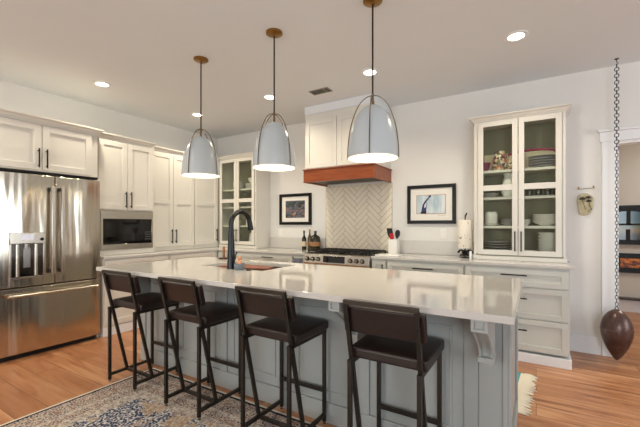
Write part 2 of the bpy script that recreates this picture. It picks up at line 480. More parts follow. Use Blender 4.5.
mb = MB().cyl((XF + 0.006, 1.335, 0.79), (XF + 0.006, 1.335, 1.095), 0.016).cyl((XF + 0.006, 1.48, 0.79), (XF + 0.006, 1.48, 1.095), 0.016)
mb.build('column', M['steel2'], dp)
MB().box(XF + 0.001, XF + 0.012, 1.38, 1.435, 0.87, 1.06).cyl((XF + 0.008, 1.405, 1.05), (XF + 0.008, 1.405, 1.098), 0.02).build('paddle', plain('grey_paddle', (150, 148, 146), 0.3, 0.7), dp, bevel=0.003)

# ---- cabinet over the refrigerator
f = facL(-4.22)
c = thing('upper_cabinet', 'cream two-door cabinet above the refrigerator', 'cabinet', (-4.5, 1.6, 1.815), 'cream upper cabinets')
MB().box(XL + .002, -4.22, 1.10, 2.075, 1.812, 2.30).build('body', M['cream'], c, bevel=0.002, seg=1)
MB().box(XL + .002, -4.25, 2.082, 2.10, 0.0, 1.812).build('side_panel', M['cream'], c, bevel=0.002, seg=1)
MB().box(XL + 0.1, -4.225, 1.11, 2.08, 1.79, 1.811).build('shadow_strip', M['dark'], c)
d1 = shaker(f, c, 'door', 1.10, 1.540, 1.825, 2.275, M['cream'])
d2 = shaker(f, c, 'door', 1.548, 2.008, 1.825, 2.275, M['cream'])
pull(f, d1, 1.51, 1.94, 0.19); pull(f, d2, 1.578, 1.94, 0.19)
crown_sweep(c, [(-4.22, 1.10), (-4.22, 2.075), (-4.31, 2.075)], 2.285, CROWN, M['cream'])

# ---- microwave cabinet standing on the counter
f = facL(-4.33)
c = thing('microwave_cabinet', 'cream two-door cabinet with a built-in microwave, between refrigerator and wall cabinets', 'cabinet', (-4.6, 2.48, 0.917))
MB().box(XL + .002, -4.33, 2.122, 2.84, 1.452, 2.31).box(XL + .002, -4.33, 2.122, 2.152, 0.917, 1.452).box(XL + .002, -4.33, 2.81, 2.84, 0.917, 1.452).box(XL + .002, -4.33, 2.152, 2.81, 0.917, 0.975).box(XL + .002, XL + 0.02, 2.152, 2.81, 0.975, 1.452).build('body', M['cream'], c, bevel=0.002, seg=1)
d1 = shaker(f, c, 'door', 2.128, 2.468, 1.465, 2.285, M['cream'])
d2 = shaker(f, c, 'door', 2.474, 2.812, 1.465, 2.285, M['cream'])
pull(f, d1, 2.44, 1.585, 0.2); pull(f, d2, 2.505, 1.585, 0.2)
crown_sweep(c, [(-4.33, 2.128), (-4.33, 2.79), (-4.405, 2.79)], 2.29, CROWN, M['cream'])
mw = thing('microwave', 'built-in stainless microwave with black glass door', 'microwave', (-4.5, 2.48, 0.977))
MB().box(XL + 0.04, -4.335, 2.17, 2.79, 0.978, 1.448).build('body', M['dark'], mw)
MB().box(-4.335, -4.31, 2.154, 2.808, 0.978, 1.045).box(-4.335, -4.31, 2.154, 2.808, 1.352, 1.449).box(-4.335, -4.31, 2.154, 2.18, 1.045, 1.352).box(-4.335, -4.31, 2.79, 2.808, 1.045, 1.352).build('trim_frame', M['steel2'], mw, bevel=0.002)
MB().box(-4.334, -4.316, 2.18, 2.68, 1.045, 1.352).build('door', M['glassblack'], mw, bevel=0.002)
p = MB().box(-4.334, -4.317, 2.682, 2.79, 1.045, 1.352).build('control_panel', M['glassblack'], mw, bevel=0.002)
mb = MB()
for i in range(3):
    for j in range(4): mb.box(-4.3175, -4.316, 2.70 + i * 0.028, 2.72 + i * 0.028, 1.09 + j * 0.03, 1.105 + j * 0.03)
mb.build('keypad', plain('grey_keys', (70, 70, 70), 0.4), p)

# ---- tall uppers on the left run
f = facL(-4.46)
c = thing('upper_cabinet', 'cream tall two-door cabinet on the counter, right after the microwave cabinet', 'cabinet', (-4.65, 3.2, 0.96), 'cream upper cabinets')
MB().box(XL + .002, -4.46, 2.842, 3.575, 0.917, 2.31).build('body', M['cream'], c, bevel=0.002, seg=1)
d1 = shaker(f, c, 'door', 2.85, 3.205, 0.972, 2.285, M['cream'], mid=1.605)
d2 = shaker(f, c, 'door', 3.211, 3.568, 0.972, 2.285, M['cream'], mid=1.605)
pull(f, d1, 3.175, 1.115, 0.2); pull(f, d2, 3.242, 1.115, 0.2)
crown_sweep(c, [(-4.46, 2.842), (-4.46, 3.575)], 2.285, CROWN, M['cream'])
c = thing('upper_cabinet', 'cream tall single-door cabinet in the corner beside the glass-door cabinet', 'cabinet', (-4.65, 3.8, 0.96), 'cream upper cabinets')
MB().box(XL + .002, -4.46, 3.577, YB - .002, 0.917, 2.31).build('body', M['cream'], c, bevel=0.002, seg=1)
d1 = shaker(f, c, 'door', 3.585, 4.035, 0.972, 2.285, M['cream'], mid=1.605)
pull(f, d1, 4.0, 1.115, 0.2)
crown_sweep(c, [(-4.46, 3.577), (-4.46, 4.005)], 2.285, CROWN, M['cream'])

# ---- glass-door cabinets
def glass_cabinet(label, x0, x1, ztop, yf, dl0, dl1, dr0, dr1):
    c = thing('glass_door_cabinet', label, 'cabinet', ((x0 + x1) / 2, (yf + YB) / 2, 0.917))
    f = facB(yf); t = 0.018; mb = MB()
    mb.box(x0, x0 + t, yf, YB - .002, 0.96, ztop - 0.045).box(x1 - t, x1, yf, YB - .002, 0.96, ztop - 0.045)
    mb.box(x0 + t, x1 - t, yf, YB - .002, ztop - 0.063, ztop - 0.045)
    # face frame
    fw = dl0 - x0 - 0.003
    mb.box(x0 + t, dl0 - 0.003, yf, yf + 0.02, 0.978, ztop - 0.063).box(dr1 + 0.003, x1 - t, yf, yf + 0.02, 0.978, ztop - 0.063)
    mb.build('body', M['cream'], c, bevel=0.0015, seg=1, smooth=False)
    MB().box(x0 - 0.012, x1 + 0.012, yf - 0.012, YB, 0.917, 0.96).build('plinth', M['cream'], c, bevel=0.003)
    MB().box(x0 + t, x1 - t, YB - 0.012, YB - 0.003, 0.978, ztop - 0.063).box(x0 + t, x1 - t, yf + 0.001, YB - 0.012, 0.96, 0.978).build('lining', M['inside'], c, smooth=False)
    for z in (1.27, 1.57, 1.85):
        MB().box(x0 + t, x1 - t, yf + 0.03, YB - 0.012, z - 0.026, z).build('shelf', M['cream'], c, smooth=False)
    for (a, b, side) in ((dl0, dl1, 1), (dr0, dr1, 0)):
        rl = 0.05 if dl1 - dl0 < 0.4 else 0.052; mb = MB(); v0, v1 = 0.972, ztop - 0.062
        for (p, q, r, s) in ((a, a + rl, v0, v1), (b - rl, b, v0, v1), (a + rl, b - rl, v0, v0 + rl), (a + rl, b - rl, v1 - rl, v1), (a + rl, b - rl, 1.632, 1.69)):
            f(mb, p, q, r, s, 0.001, 0.02)
        d = mb.build('door', M['cream'], c, bevel=0.0016, seg=1, smooth=False)
        g = MB(); f(g, a + rl, b - rl, v0 + rl, 1.632, 0.006, 0.010); f(g, a + rl, b - rl, 1.69, v1 - rl, 0.006, 0.010)
        g.build('glass_pane', M['glass'], d, smooth=False)
        pull(f, d, (b - 0.024) if side else (a + 0.024), 1.115, 0.2)
    crown_sweep(c, ([(x0, YB), (x0, yf)] if x0 > -3 else [(x0 + 0.012, yf)]) + [ (x1, yf), (x1, YB)], ztop - 0.052, CROWN2, M['cream'])
    return c
glass_cabinet('cream glass-door dish cabinet in the far corner, left of the small framed picture', -4.42, -3.635, 2.385, 4.06, -4.405, -4.035, -4.03, -3.66)
glass_cabinet('cream glass-door dish cabinet on the counter, between framed art and stone plaque', -0.565, 0.238, 2.412, 4.06, -0.524, -0.158, -0.152, 0.208)

# ---- base cabinets
def base_box(par, x0, x1, y0, y1, mat, toe=None):
    MB().box(x0, x1, y0, y1, 0.10, 0.885).build('body', mat, par, bevel=0.002, seg=1)
# left run (faces +x)
f = facL(-4.20)
c = thing('base_cabinet', 'cream base cabinet under the microwave, beside the refrigerator', 'cabinet', (-4.5, 2.5, 0), 'base cabinets')
base_box(c, XL + .002, -4.20, 2.12, 2.96, M['cream'])
MB().box(XL + .002, -4.19, 2.12, 2.96, 0, 0.10).build('toe_board', M['trim'], c, bevel=0.003)
shaker(f, c, 'drawer', 2.135, 2.945, 0.70, 0.865, M['cream'], 0.045)
shaker(f, c, 'door', 2.135, 2.535, 0.12, 0.685, M['cream']); shaker(f, c, 'door', 2.545, 2.945, 0.12, 0.685, M['cream'])
c = thing('base_cabinet', 'cream base cabinet under the tall two-door cabinet in the corner run', 'cabinet', (-4.5, 3.4, 0), 'base cabinets')
base_box(c, XL + .002, -4.20, 2.962, 3.815, M['cream'])
MB().box(XL + .002, -4.19, 2.962, 3.79, 0, 0.10).build('toe_board', M['trim'], c, bevel=0.003)
shaker(f, c, 'drawer', 2.975, 3.74, 0.70, 0.865, M['cream'], 0.045)
shaker(f, c, 'door', 2.975, 3.35, 0.12, 0.685, M['cream']); shaker(f, c, 'door', 3.36, 3.74, 0.12, 0.685, M['cream'])
# back run (faces -y)
f = facB(3.82)
def back_base(label, x0, x1, drawers, handle, split=None, flare=False):
    c = thing('base_cabinet', label, 'cabinet', ((x0 + x1) / 2, 4.1, 0), 'base cabinets')
    MB().box(x0, x1, 3.82, YB - .002, 0.10, 0.885).build('body', M['greige'], c, bevel=0.002, seg=1)
    MB().box(x0, x1 + (0.012 if flare else 0), 3.795, YB - 0.02, 0, 0.085).build('toe_board', M['trim'], c, bevel=0.003)
    g = 0.012
    for (z0, z1) in drawers:
        d = shaker(f, c, 'drawer', x0 + g, x1 - g, z0, z1, M['greige'], 0.05)
        if handle: pull(f, d, (x0 + x1) / 2, z0 + (z1 - z0) * 0.66, handle, False)
    return c
back_base('greige drawer cabinet left of the range, under the corner counter', -4.185, -2.755, [(0.70, 0.865), (0.41, 0.69), (0.115, 0.40)], 0)
c = [o for o in C.objects if o.get('label', '').startswith('greige drawer cabinet left')][0]
pull(f, c.children[2], -3.18, 0.83, 0.2, False)
c = thing('base_cabinet', 'narrow greige pull-out cabinet right against the left end of the range', 'cabinet', (-2.65, 4.1, 0), 'base cabinets')
MB().box(-2.753, -2.555, 3.82, YB - .002, 0.10, 0.885).build('body', M['greige'], c, bevel=0.002, seg=1)
MB().box(-2.753, -2.555, 3.795, YB - 0.02, 0, 0.085).build('toe_board', M['trim'], c, bevel=0.003)
d = shaker(f, c, 'door', -2.745, -2.563, 0.115, 0.865, M['greige'], 0.04)
pull(f, d, -2.654, 0.838, 0.15, False)
c = thing('base_cabinet', 'narrow greige cabinet just right of the range, below the utensil crock', 'cabinet', (-1.53, 4.1, 0), 'base cabinets')
MB().box(-1.635, -1.452, 3.82, YB - .002, 0.10, 0.885).build('body', M['greige'], c, bevel=0.002, seg=1)
MB().box(-1.635, -1.452, 3.795, YB - 0.02, 0, 0.085).build('toe_board', M['trim'], c, bevel=0.003)
d = shaker(f, c, 'door', -1.627, -1.46, 0.115, 0.865, M['greige'], 0.04)
pull(f, d, -1.49, 0.80, 0.06, True)
back_base('wide greige drawer cabinet below the framed art, next to the narrow cabinet', -1.45, -0.622, [(0.70, 0.865), (0.41, 0.69), (0.115, 0.40)], 0.22)
back_base('greige three-drawer cabinet under the large glass-door cabinet, at the end of the run', -0.62, 0.255, [(0.70, 0.865), (0.41, 0.69), (0.115, 0.40)], 0.22, flare=True)

# ---- countertops and backsplashes
def outline_slab(name, pts, z0, z1, mat, label, cat):
    return tag(MB().prism([(x, y, z0) for x, y in pts], (0, 0, z1 - z0)).build(name, mat, bevel=0.004, seg=2), label, cat)
outline_slab('countertop', [(XL + .002, 2.122), (-4.17, 2.122), (-4.17, 3.79), (-2.553, 3.79), (-2.553, YB - .002), (XL + .002, YB - .002)], 0.886, 0.916, M['quartz'], 'white quartz L-shaped counter from the microwave cabinet to the range', 'countertop')
outline_slab('countertop', [(-1.637, 3.79), (0.285, 3.79), (0.285, YB - .002), (-1.637, YB - .002)], 0.886, 0.916, M['quartz'], 'white quartz counter right of the range, carrying crock and paper towels', 'countertop')
tag(MB().box(-3.62, -2.6, YB - 0.02, YB, 0.918, 1.085).build('stone_backsplash', M['slab'], bevel=0.002), 'low veined white stone backsplash behind the bottles, left of the range', 'backsplash')
tag(MB().box(-1.585, -0.58, YB - 0.02, YB, 0.918, 1.085).build('stone_backsplash', M['slab'], bevel=0.002), 'low veined white stone backsplash below the framed art, right of the range', 'backsplash')
# herringbone tile
bs = thing('tile_backsplash', 'cream herringbone tile backsplash between range and hood', 'backsplash', (-2.09, YB, 0.92))
hx0, hx1, hz0, hz1 = -2.59, -1.60, 0.93, 1.828
MB().box(hx0, hx1, YB - 0.008, YB - 0.0005, hz0, hz1).build('grout', M['grout'], bs, smooth=False)
bm = bmesh.new(); Lt, Wt, g = 0.252, 0.063, 0.0022
rot = Matrix.Rotation(R(45), 2); cen = Vector(((hx0 + hx1) / 2, (hz0 + hz1) / 2))
def tile(ax, az, w_, h_):
    p = [(ax + g, az + g), (ax + w_ - g, az + g), (ax + w_ - g, az + h_ - g), (ax + g, az + h_ - g)]
    q = [rot @ Vector(a) + cen for a in p]
    if max(v.x for v in q) < hx0 or min(v.x for v in q) > hx1 or max(v.y for v in q) < hz0 or min(v.y for v in q) > hz1: return
    A = [bm.verts.new((v.x, YB - 0.008, v.y)) for v in q]; B = [bm.verts.new((v.x, YB - 0.0125, v.y)) for v in q]
    bm.faces.new(B)
    for i in range(4): bm.faces.new((A[i], A[(i + 1) % 4], B[(i + 1) % 4], B[i]))
for i in range(-22, 23):
    for j in range(-8, 9):
        ox = i * Wt + j * Lt; oy = i * Wt - j * Lt
        tile(ox, oy, Lt, Wt)                       # horizontal tile
        tile(ox + Lt, oy + Wt - Lt, Wt, Lt)        # vertical tile at its end
for co, no in (((hx0, 0, 0), (-1, 0, 0)), ((hx1, 0, 0), (1, 0, 0)), ((0, 0, hz0), (0, 0, -1)), ((0, 0, hz1), (0, 0, 1))):
    bmesh.ops.bisect_plane(bm, geom=bm.verts[:] + bm.edges[:] + bm.faces[:], plane_co=co, plane_no=no, clear_outer=True)
t = MB(); t.bm.free(); t.bm = bm; t.build('tile_field', M['tile'], bs, smooth=False)
MB().box(hx0 - 0.006, hx0, YB - 0.014, YB - .0005, hz0, hz1).box(hx1, hx1 + 0.006, YB - 0.014, YB - .0005, hz0, hz1).build('edge_trim', M['steel2'], bs, smooth=False)

# ---- range hood
hd = thing('range_hood', 'cream boxed range hood with reddish wood band over the range', 'range hood', (-2.1, 4.1, 1.83))
MB().box(-2.585, -1.62, 3.84, YB - .002, 1.998, 2.715).build('body', M['cream'], hd, bevel=0.002, seg=1)
f = facB(3.84)
shaker(f, hd, 'door', -2.572, -2.107, 2.01, 2.63, M['cream']); shaker(f, hd, 'door', -2.101, -1.635, 2.01, 2.63, M['cream'])
MB().box(-2.59, -1.615, 3.835, YB - .002, 2.715, ZC).build('top_board', M['ceiling'], hd, bevel=0.002, seg=1)
mb = MB().box(-2.596, -1.608, 3.815, 3.84, 1.838, 1.985).box(-2.596, -2.571, 3.84, YB - .002, 1.838, 1.985).box(-1.633, -1.608, 3.84, YB - .002, 1.838, 1.985)
wb = mb.build('wood_band', M['cherry'], hd, bevel=0.002, smooth=False)
MB().box(-2.604, -1.598, 3.803, YB - .002, 1.985, 1.998).box(-2.600, -1.604, 3.811, 3.845, 1.83, 1.838).box(-2.600, -2.571, 3.845, YB - .002, 1.83, 1.838).box(-1.633, -1.604, 3.845, YB - .002, 1.83, 1.838).build('edge_bead', M['cherry'], wb, bevel=0.002, smooth=False)
mb = MB().box(-2.570, -1.634, 3.842, YB - 0.014, 1.852, 1.862)
ins = mb.build('hood_liner', M['steel2'], hd)
mb = MB()
for k in range(30): mb.box(-2.55 + k * 0.03, -2.535 + k * 0.03, 3.87, 4.30, 1.846, 1.852)
mb.build('baffle_filter', plain('dark_steel_filter', (90, 84, 74), 0.35, 0.9), hd, smooth=False)

# ---- range
rg = thing('range', 'stainless slide-in gas range with front knobs below the wood hood', 'range', (-2.095, 4.05, 0))
X0, X1 = -2.548, -1.642
MB().box(X0, X1, 3.82, YB - 0.02, 0.09, 0.895).build('body', M['steel2'], rg, bevel=0.003)
MB().box(X0 + 0.02, X1 - 0.02, 3.86, YB - 0.05, 0.0, 0.09).build('toe_panel', M['dark'], rg)
d = MB().box(X0 + 0.008, X1 - 0.008, 3.775, 3.82, 0.25, 0.755).build('oven_door', M['steel2'], rg, bevel=0.005)
MB().box(X0 + 0.14, X1 - 0.14, 3.772, 3.776, 0.36, 0.63).build('door_window', M['glassblack'], d)
MB().cyl((X0 + 0.06, 3.725, 0.715), (X1 - 0.06, 3.725, 0.715), 0.013).cyl((X0 + 0.1, 3.725, 0.715), (X0 + 0.1, 3.776, 0.715), 0.009).cyl((X1 - 0.1, 3.725, 0.715), (X1 - 0.1, 3.776, 0.715), 0.009).build('handle', M['steel2'], d)
MB().box(X0 + 0.008, X1 - 0.008, 3.78, 3.82, 0.10, 0.24).build('warming_drawer', M['steel2'], rg, bevel=0.005)
cp = MB().prism([(X0, 3.765, 0.775), (X0, 3.745, 0.80), (X0, 3.76, 0.905), (X0, 3.79, 0.918), (X0, 3.82, 0.918), (X0, 3.82, 0.775)], (X1 - X0, 0, 0)).build('control_panel', M['steel2'], rg, bevel=0.003)
MB().prism([(X0 + 0.29, 3.7445, 0.815), (X0 + 0.29, 3.755, 0.895), (X0 + 0.29, 3.762, 0.895), (X0 + 0.29, 3.752, 0.815)], (0.30, 0, 0)).build('display', M['glassblack'], cp)
for kx in (0.055, 0.135, 0.215, 0.665, 0.745, 0.82):
    k = MB().cyl((X0 + kx, 3.754, 0.852), (X0 + kx, 3.712, 0.848), 0.021, 0.018, 20).build('knob', M['steel2'], cp, bevel=0.002)
    MB().cyl((X0 + kx, 3.757, 0.852), (X0 + kx, 3.744, 0.851), 0.027, 0.027, 20).build('knob_ring', M['dark'], k)
ct = MB().box(X0, X1, 3.80, YB - 0.02, 0.895, 0.921).build('cooktop', plain('black_cooktop', (40, 38, 36), 0.25, 0.6), rg, bevel=0.003)
for gi in range(3):
    a, b = X0 + 0.02 + gi * 0.29, X0 + 0.02 + gi * 0.29 + 0.282; mb = MB(); z = 0.947
    for (p, q) in (((a, 3.84), (b, 3.84)), ((a, 4.33), (b, 4.33)), ((a, 3.84), (a, 4.33)), ((b, 3.84), (b, 4.33)), ((a, 4.085), (b, 4.085)), (((a + b) / 2, 3.84), ((a + b) / 2, 4.33)), ((a, 3.96), (b, 3.96)), ((a, 4.21), (b, 4.21))):
        mb.bar((p[0], p[1], z), (q[0], q[1], z), 0.013, 0.016, (0, 0, 1))
    for p in ((a, 3.84), (b, 3.84), (a, 4.33), (b, 4.33)): mb.box(p[0] - .007, p[0] + .007, p[1] - .007, p[1] + .007, 0.921, z)
    mb.build('grate', M['iron'], rg, smooth=False)
    for yy in (3.96, 4.21):
        MB().lathe([(0, 0), (0.045, 0), (0.048, 0.008), (0.036, 0.016), (0.03, 0.022), (0, 0.024)], ((a + b) / 2, yy, 0.921), 20).build('burner', M['dark'], rg)

# ------------------------------------------------------------------ island
isl = thing('kitchen_island', 'blue-grey panelled kitchen island base under the white top', 'kitchen island', (-1.65, 2.35, 0))
IX0, IX1, IY0, IY1 = -3.20, -0.118, 1.985, 2.715
mb = MB().box(IX0, IX1, IY0, IY1, 0, 0.10).box(IX0, IX1, IY0, IY0 + 0.02, 0.10, 0.884).box(IX0, IX1, IY1 - 0.02, IY1, 0.10, 0.884)
mb.box(IX0, IX0 + 0.02, IY0 + .02, IY1 - .02, 0.10, 0.884).box(IX1 - 0.02, IX1, IY0 + .02, IY1 - .02, 0.10, 0.884)
mb.build('body', M['island'], isl, smooth=False)
stiles = [(-3.20, -3.14), (-2.745, -2.675), (-2.135, -2.065), (-1.525, -1.455), (-0.93, -0.86), (-0.323, -0.255), (-0.142, -0.118)]
for (a, b), (c_, d_) in zip(stiles, stiles[1:]):
    MB().box(b + 0.001, c_ - 0.001, IY0 - 0.006, IY0, 0.13, 0.80).build('panel', M['island'], isl, smooth=False)
    if c_ - b > 0.3:
        mb = MB(); i = 0.06
        for q in ((b + i, c_ - i, 0.19, 0.205), (b + i, c_ - i, 0.725, 0.74), (b + i, b + i + 0.015, 0.205, 0.725), (c_ - i - 0.015, c_ - i, 0.205, 0.725)):
            mb.box(q[0], q[1], IY0 - 0.014, IY0 - 0.005, q[2], q[3])
        mb.build('panel_moulding', M['island'], isl, bevel=0.003, smooth=False)
for a, b in stiles: MB().box(a, b, IY0 - 0.02, IY0, 0.13, 0.80).build('stile', M['island'], isl, bevel=0.0025, smooth=False)
MB().box(IX0, IX1, IY0 - 0.02, IY0, 0.80, 0.884).build('top_rail', M['island'], isl, bevel=0.0025, smooth=False)
MB().box(IX0, IX1, IY0 - 0.024, IY0, 0, 0.13).build('base_rail', M['island'], isl, bevel=0.003, smooth=False)
# end panels
for (xa, xb) in ((IX1, IX1 + 0.014), (IX0 - 0.014, IX0)):
    mb = MB()
    for q in ((IY0 - .02, IY0 + 0.07, 0, 0.884), (IY1 - 0.07, IY1, 0, 0.884), (IY0 + 0.07, IY1 - 0.07, 0.80, 0.884), (IY0 + 0.07, IY1 - 0.07, 0, 0.13)):
        mb.box(xa, xb, q[0], q[1], q[2], q[3])
    mb.build('end_panel', M['island'], isl, bevel=0.0025, smooth=False)
# doors on the range side
f2 = lambda mb, u0, u1, v0, v1, w0, w1: mb.box(u0, u1, IY1 + w0, IY1 + w1, v0, v1)
for k in range(6):
    a = IX0 + 0.02 + k * 0.51; d = shaker(f2, isl, 'door', a, a + 0.5, 0.12, 0.865, M['island'])
    pull(f2, d, a + (0.46 if k % 2 == 0 else 0.04), 0.74, 0.16)
# corbels
def corbel(xc):
    w2 = 0.031; yb = IY0 - 0.02; yt = 1.62
    co = MB().box(xc - w2 - 0.004, xc + w2 + 0.004, yt, yb, 0.822, 0.884).build('corbel', M['island'], isl, bevel=0.002, smooth=False)
    n = 12; arc = []
    for k in range(n + 1):
        s = k / n; e = s * s * (3 - 2 * s)
        arc.append((yt + 0.018 + 0.20 * (0.75 * math.sin(s * math.pi / 2) + 0.25 * e), 0.822 - 0.172 * s))
    def pr(off, x, wd):
        pts = [(x, y + off, z) for y, z in arc] + [(x, yb, arc[-1][1]), (x, yb, 0.822)]
        return pts, (wd, 0, 0)
    mb = MB(); mb.prism(*pr(0.016, xc - w2 + 0.012, 2 * w2 - 0.024)); mb.prism(*pr(0, xc - w2, 0.012)); mb.prism(*pr(0, xc + w2 - 0.012, 0.012))
    mb.build('bracket_curve', M['island'], co, smooth=False)
    MB().box(xc - w2 - 0.003, xc + w2 + 0.003, yt + 0.205, yb, 0.624, 0.650).box(xc - w2 + 0.006, xc + w2 - 0.006, yt + 0.225, yb, 0.606, 0.624).build('foot_block', M['island'], co, bevel=0.003, smooth=False)
    mb = MB()
    a, b, z0, z1 = xc - w2 - 0.002, xc + w2 + 0.002, 0.826, 0.88
    for q in ((a, b, z0, z0 + 0.012), (a, b, z1 - 0.012, z1), (a, a + 0.014, z0 + 0.012, z1 - 0.012), (b - 0.014, b, z0 + 0.012, z1 - 0.012)): mb.box(q[0], q[1], yt - 0.009, yt, q[2], q[3])
    mb.build('block_frame', M['island'], co, bevel=0.0015, smooth=False)
for xc in (-0.205, -0.905, -3.10): corbel(xc)
# outlet on the front panels
o = MB().box(-1.905, -1.835, IY0 - 0.026, IY0 - 0.02, 0.755, 0.868).build('power_outlet', M['plastic'], isl, bevel=0.003)
o['label'] = 'white power outlet plate'
MB().box(-1.888, -1.852, IY0 - 0.028, IY0 - 0.025, 0.768, 0.806).box(-1.888, -1.852, IY0 - 0.028, IY0 - 0.025, 0.817, 0.855).build('socket_face', plain('grey_socket', (150, 146, 138), 0.5), o)
# island top with the sink cut out
SX0, SX1, SY0, SY1 = -2.58, -1.85, 2.14, 2.615
bmx = MB(); bm = bmx.bm
def ring(x0, x1, y0, y1, z): return [bm.verts.new(p) for p in ((x0, y0, z), (x1, y0, z), (x1, y1, z), (x0, y1, z))]
o1, o0, i1, i0 = ring(-3.24, -0.073, 1.58, 2.74, 0.916), ring(-3.24, -0.073, 1.58, 2.74, 0.885), ring(SX0, SX1, SY0, SY1, 0.916), ring(SX0, SX1, SY0, SY1, 0.885)
for k in range(4):
    l = (k + 1) % 4
    bm.faces.new((o1[k], o1[l], i1[l], i1[k])); bm.faces.new((o0[k], i0[k], i0[l], o0[l])); bm.faces.new((o1[k], o0[k], o0[l], o1[l])); bm.faces.new((i1[k], i1[l], i0[l], i0[k]))
tag(bmx.build('countertop', M['quartz'], bevel=0.003, seg=2, smooth=False), 'long white quartz island top with overhang above the stools', 'countertop')
snk = thing('sink', 'stainless undermount sink in the island top behind the black faucet', 'sink', (-2.26, 2.38, 0.68))
mb = MB(); a, b, c_, d_ = SX0 - 0.006, SX1 + 0.006, SY0 - 0.006, SY1 + 0.006; t = 0.004
mb.box(a, b, c_, d_, 0.68, 0.684).box(a, a + t, c_, d_, 0.684, 0.884).box(b - t, b, c_, d_, 0.684, 0.884).box(a + t, b - t, c_, c_ + t, 0.684, 0.884).box(a + t, b - t, d_ - t, d_, 0.684, 0.884)
mb.build('basin', M['steel2'], snk, smooth=False)
MB().lathe([(0, 0), (0.045, 0), (0.045, 0.004), (0.03, 0.003), (0, 0.002)], (-2.26, 2.38, 0.684), 20).build('drain', M['dark'], snk)

# ---- faucet
fc = thing('faucet', 'tall matte black gooseneck faucet on the island', 'faucet', (-2.148, 2.095, 0.916))
MB().tube([(-2.148, 2.095, 0.916), (-2.148, 2.095, 0.922), (-2.148, 2.095, 1.05), (-2.148, 2.095, 1.24)], [0.035, 0.034, 0.030, 0.022], 20).build('body', M['faucet'], fc)
pts = []; r = 0.105
for k in range(15):
    t = math.pi * (1 - k / 14 * 0.86); pts.append((-2.148 + 0.012 * k / 14, 2.095 + r + r * math.cos(t), 1.285 + r * math.sin(t)))
MB().tube([(-2.148, 2.095, 1.235)] + pts, 0.0205, 16).build('spout', M['faucet'], fc)
e = Vector(pts[-1]); dn = Vector((0.006, 0.018, -0.10)).normalized()
MB().tube([e - dn * 0.005, e + dn * 0.02, e + dn * 0.095, e + dn * 0.10], [0.0205, 0.022, 0.024, 0.019], 16).build('spray_head', M['faucet'], fc)
MB().cyl((-2.148, 2.095, 1.00), (-2.148, 2.14, 1.00), 0.011).cyl((-2.148, 2.135, 1.0), (-2.148, 2.16, 1.05), 0.006).build('lever', M['faucet'], fc)
# ---- by the sink
br = thing('dish_brush', 'wooden-topped dish brush in a grey ceramic pot, right of the faucet', 'dish brush', (-2.045, 2.085, 0.916))
MB().lathe([(0, 0), (0.040, 0), (0.042, 0.004), (0.042, 0.052), (0.039, 0.054), (0.036, 0.012), (0, 0.01)], (-2.045, 2.085, 0.916), 24).build('pot', M['greyceramic'], br)
MB().lathe([(0, 0.012), (0.026, 0.012), (0.028, 0.03), (0.027, 0.05), (0.02, 0.07), (0.012, 0.076), (0.016, 0.086), (0.019, 0.096), (0.014, 0.108), (0, 0.112)], (-2.045, 2.085, 0.916), 24).build('brush_handle', M['wood_l'], br)
tag(MB().prism([(-2.06, 2.13, 0.917), (-1.842, 2.20, 0.917), (-1.88, 2.32, 0.917), (-2.26, 2.32, 0.917), (-2.33, 2.13, 0.917)], (0, 0, 0.012)).build('drying_mat', M['copper'], bevel=0.003), 'terracotta coloured board lying across the sink corner', 'board')
tag(MB().lathe([(0, 0), (0.017, 0), (0.019, 0.004), (0.017, 0.008), (0, 0.01)], (-1.955, 2.095, 0.916), 20).build('sink_stopper', M['dark'], None), 'small black sink stopper beside the grey brush pot', 'stopper')
sb = thing('hand_brush', 'brown wooden brush handle standing in a black dish at the rear island edge', 'brush', (-2.835, 2.66, 0.916))
MB().lathe([(0, 0), (0.05, 0), (0.055, 0.012), (0.05, 0.012), (0.046, 0.005), (0, 0.005)], (-2.835, 2.66, 0.916), 24).build('dish', M['dark'], sb)
MB().lathe([(0, 0.005), (0.014, 0.005), (0.012, 0.05), (0.015, 0.10), (0.012, 0.13), (0, 0.136)], (-2.835, 2.66, 0.916), 16).build('handle', M['brownwood'], sb)

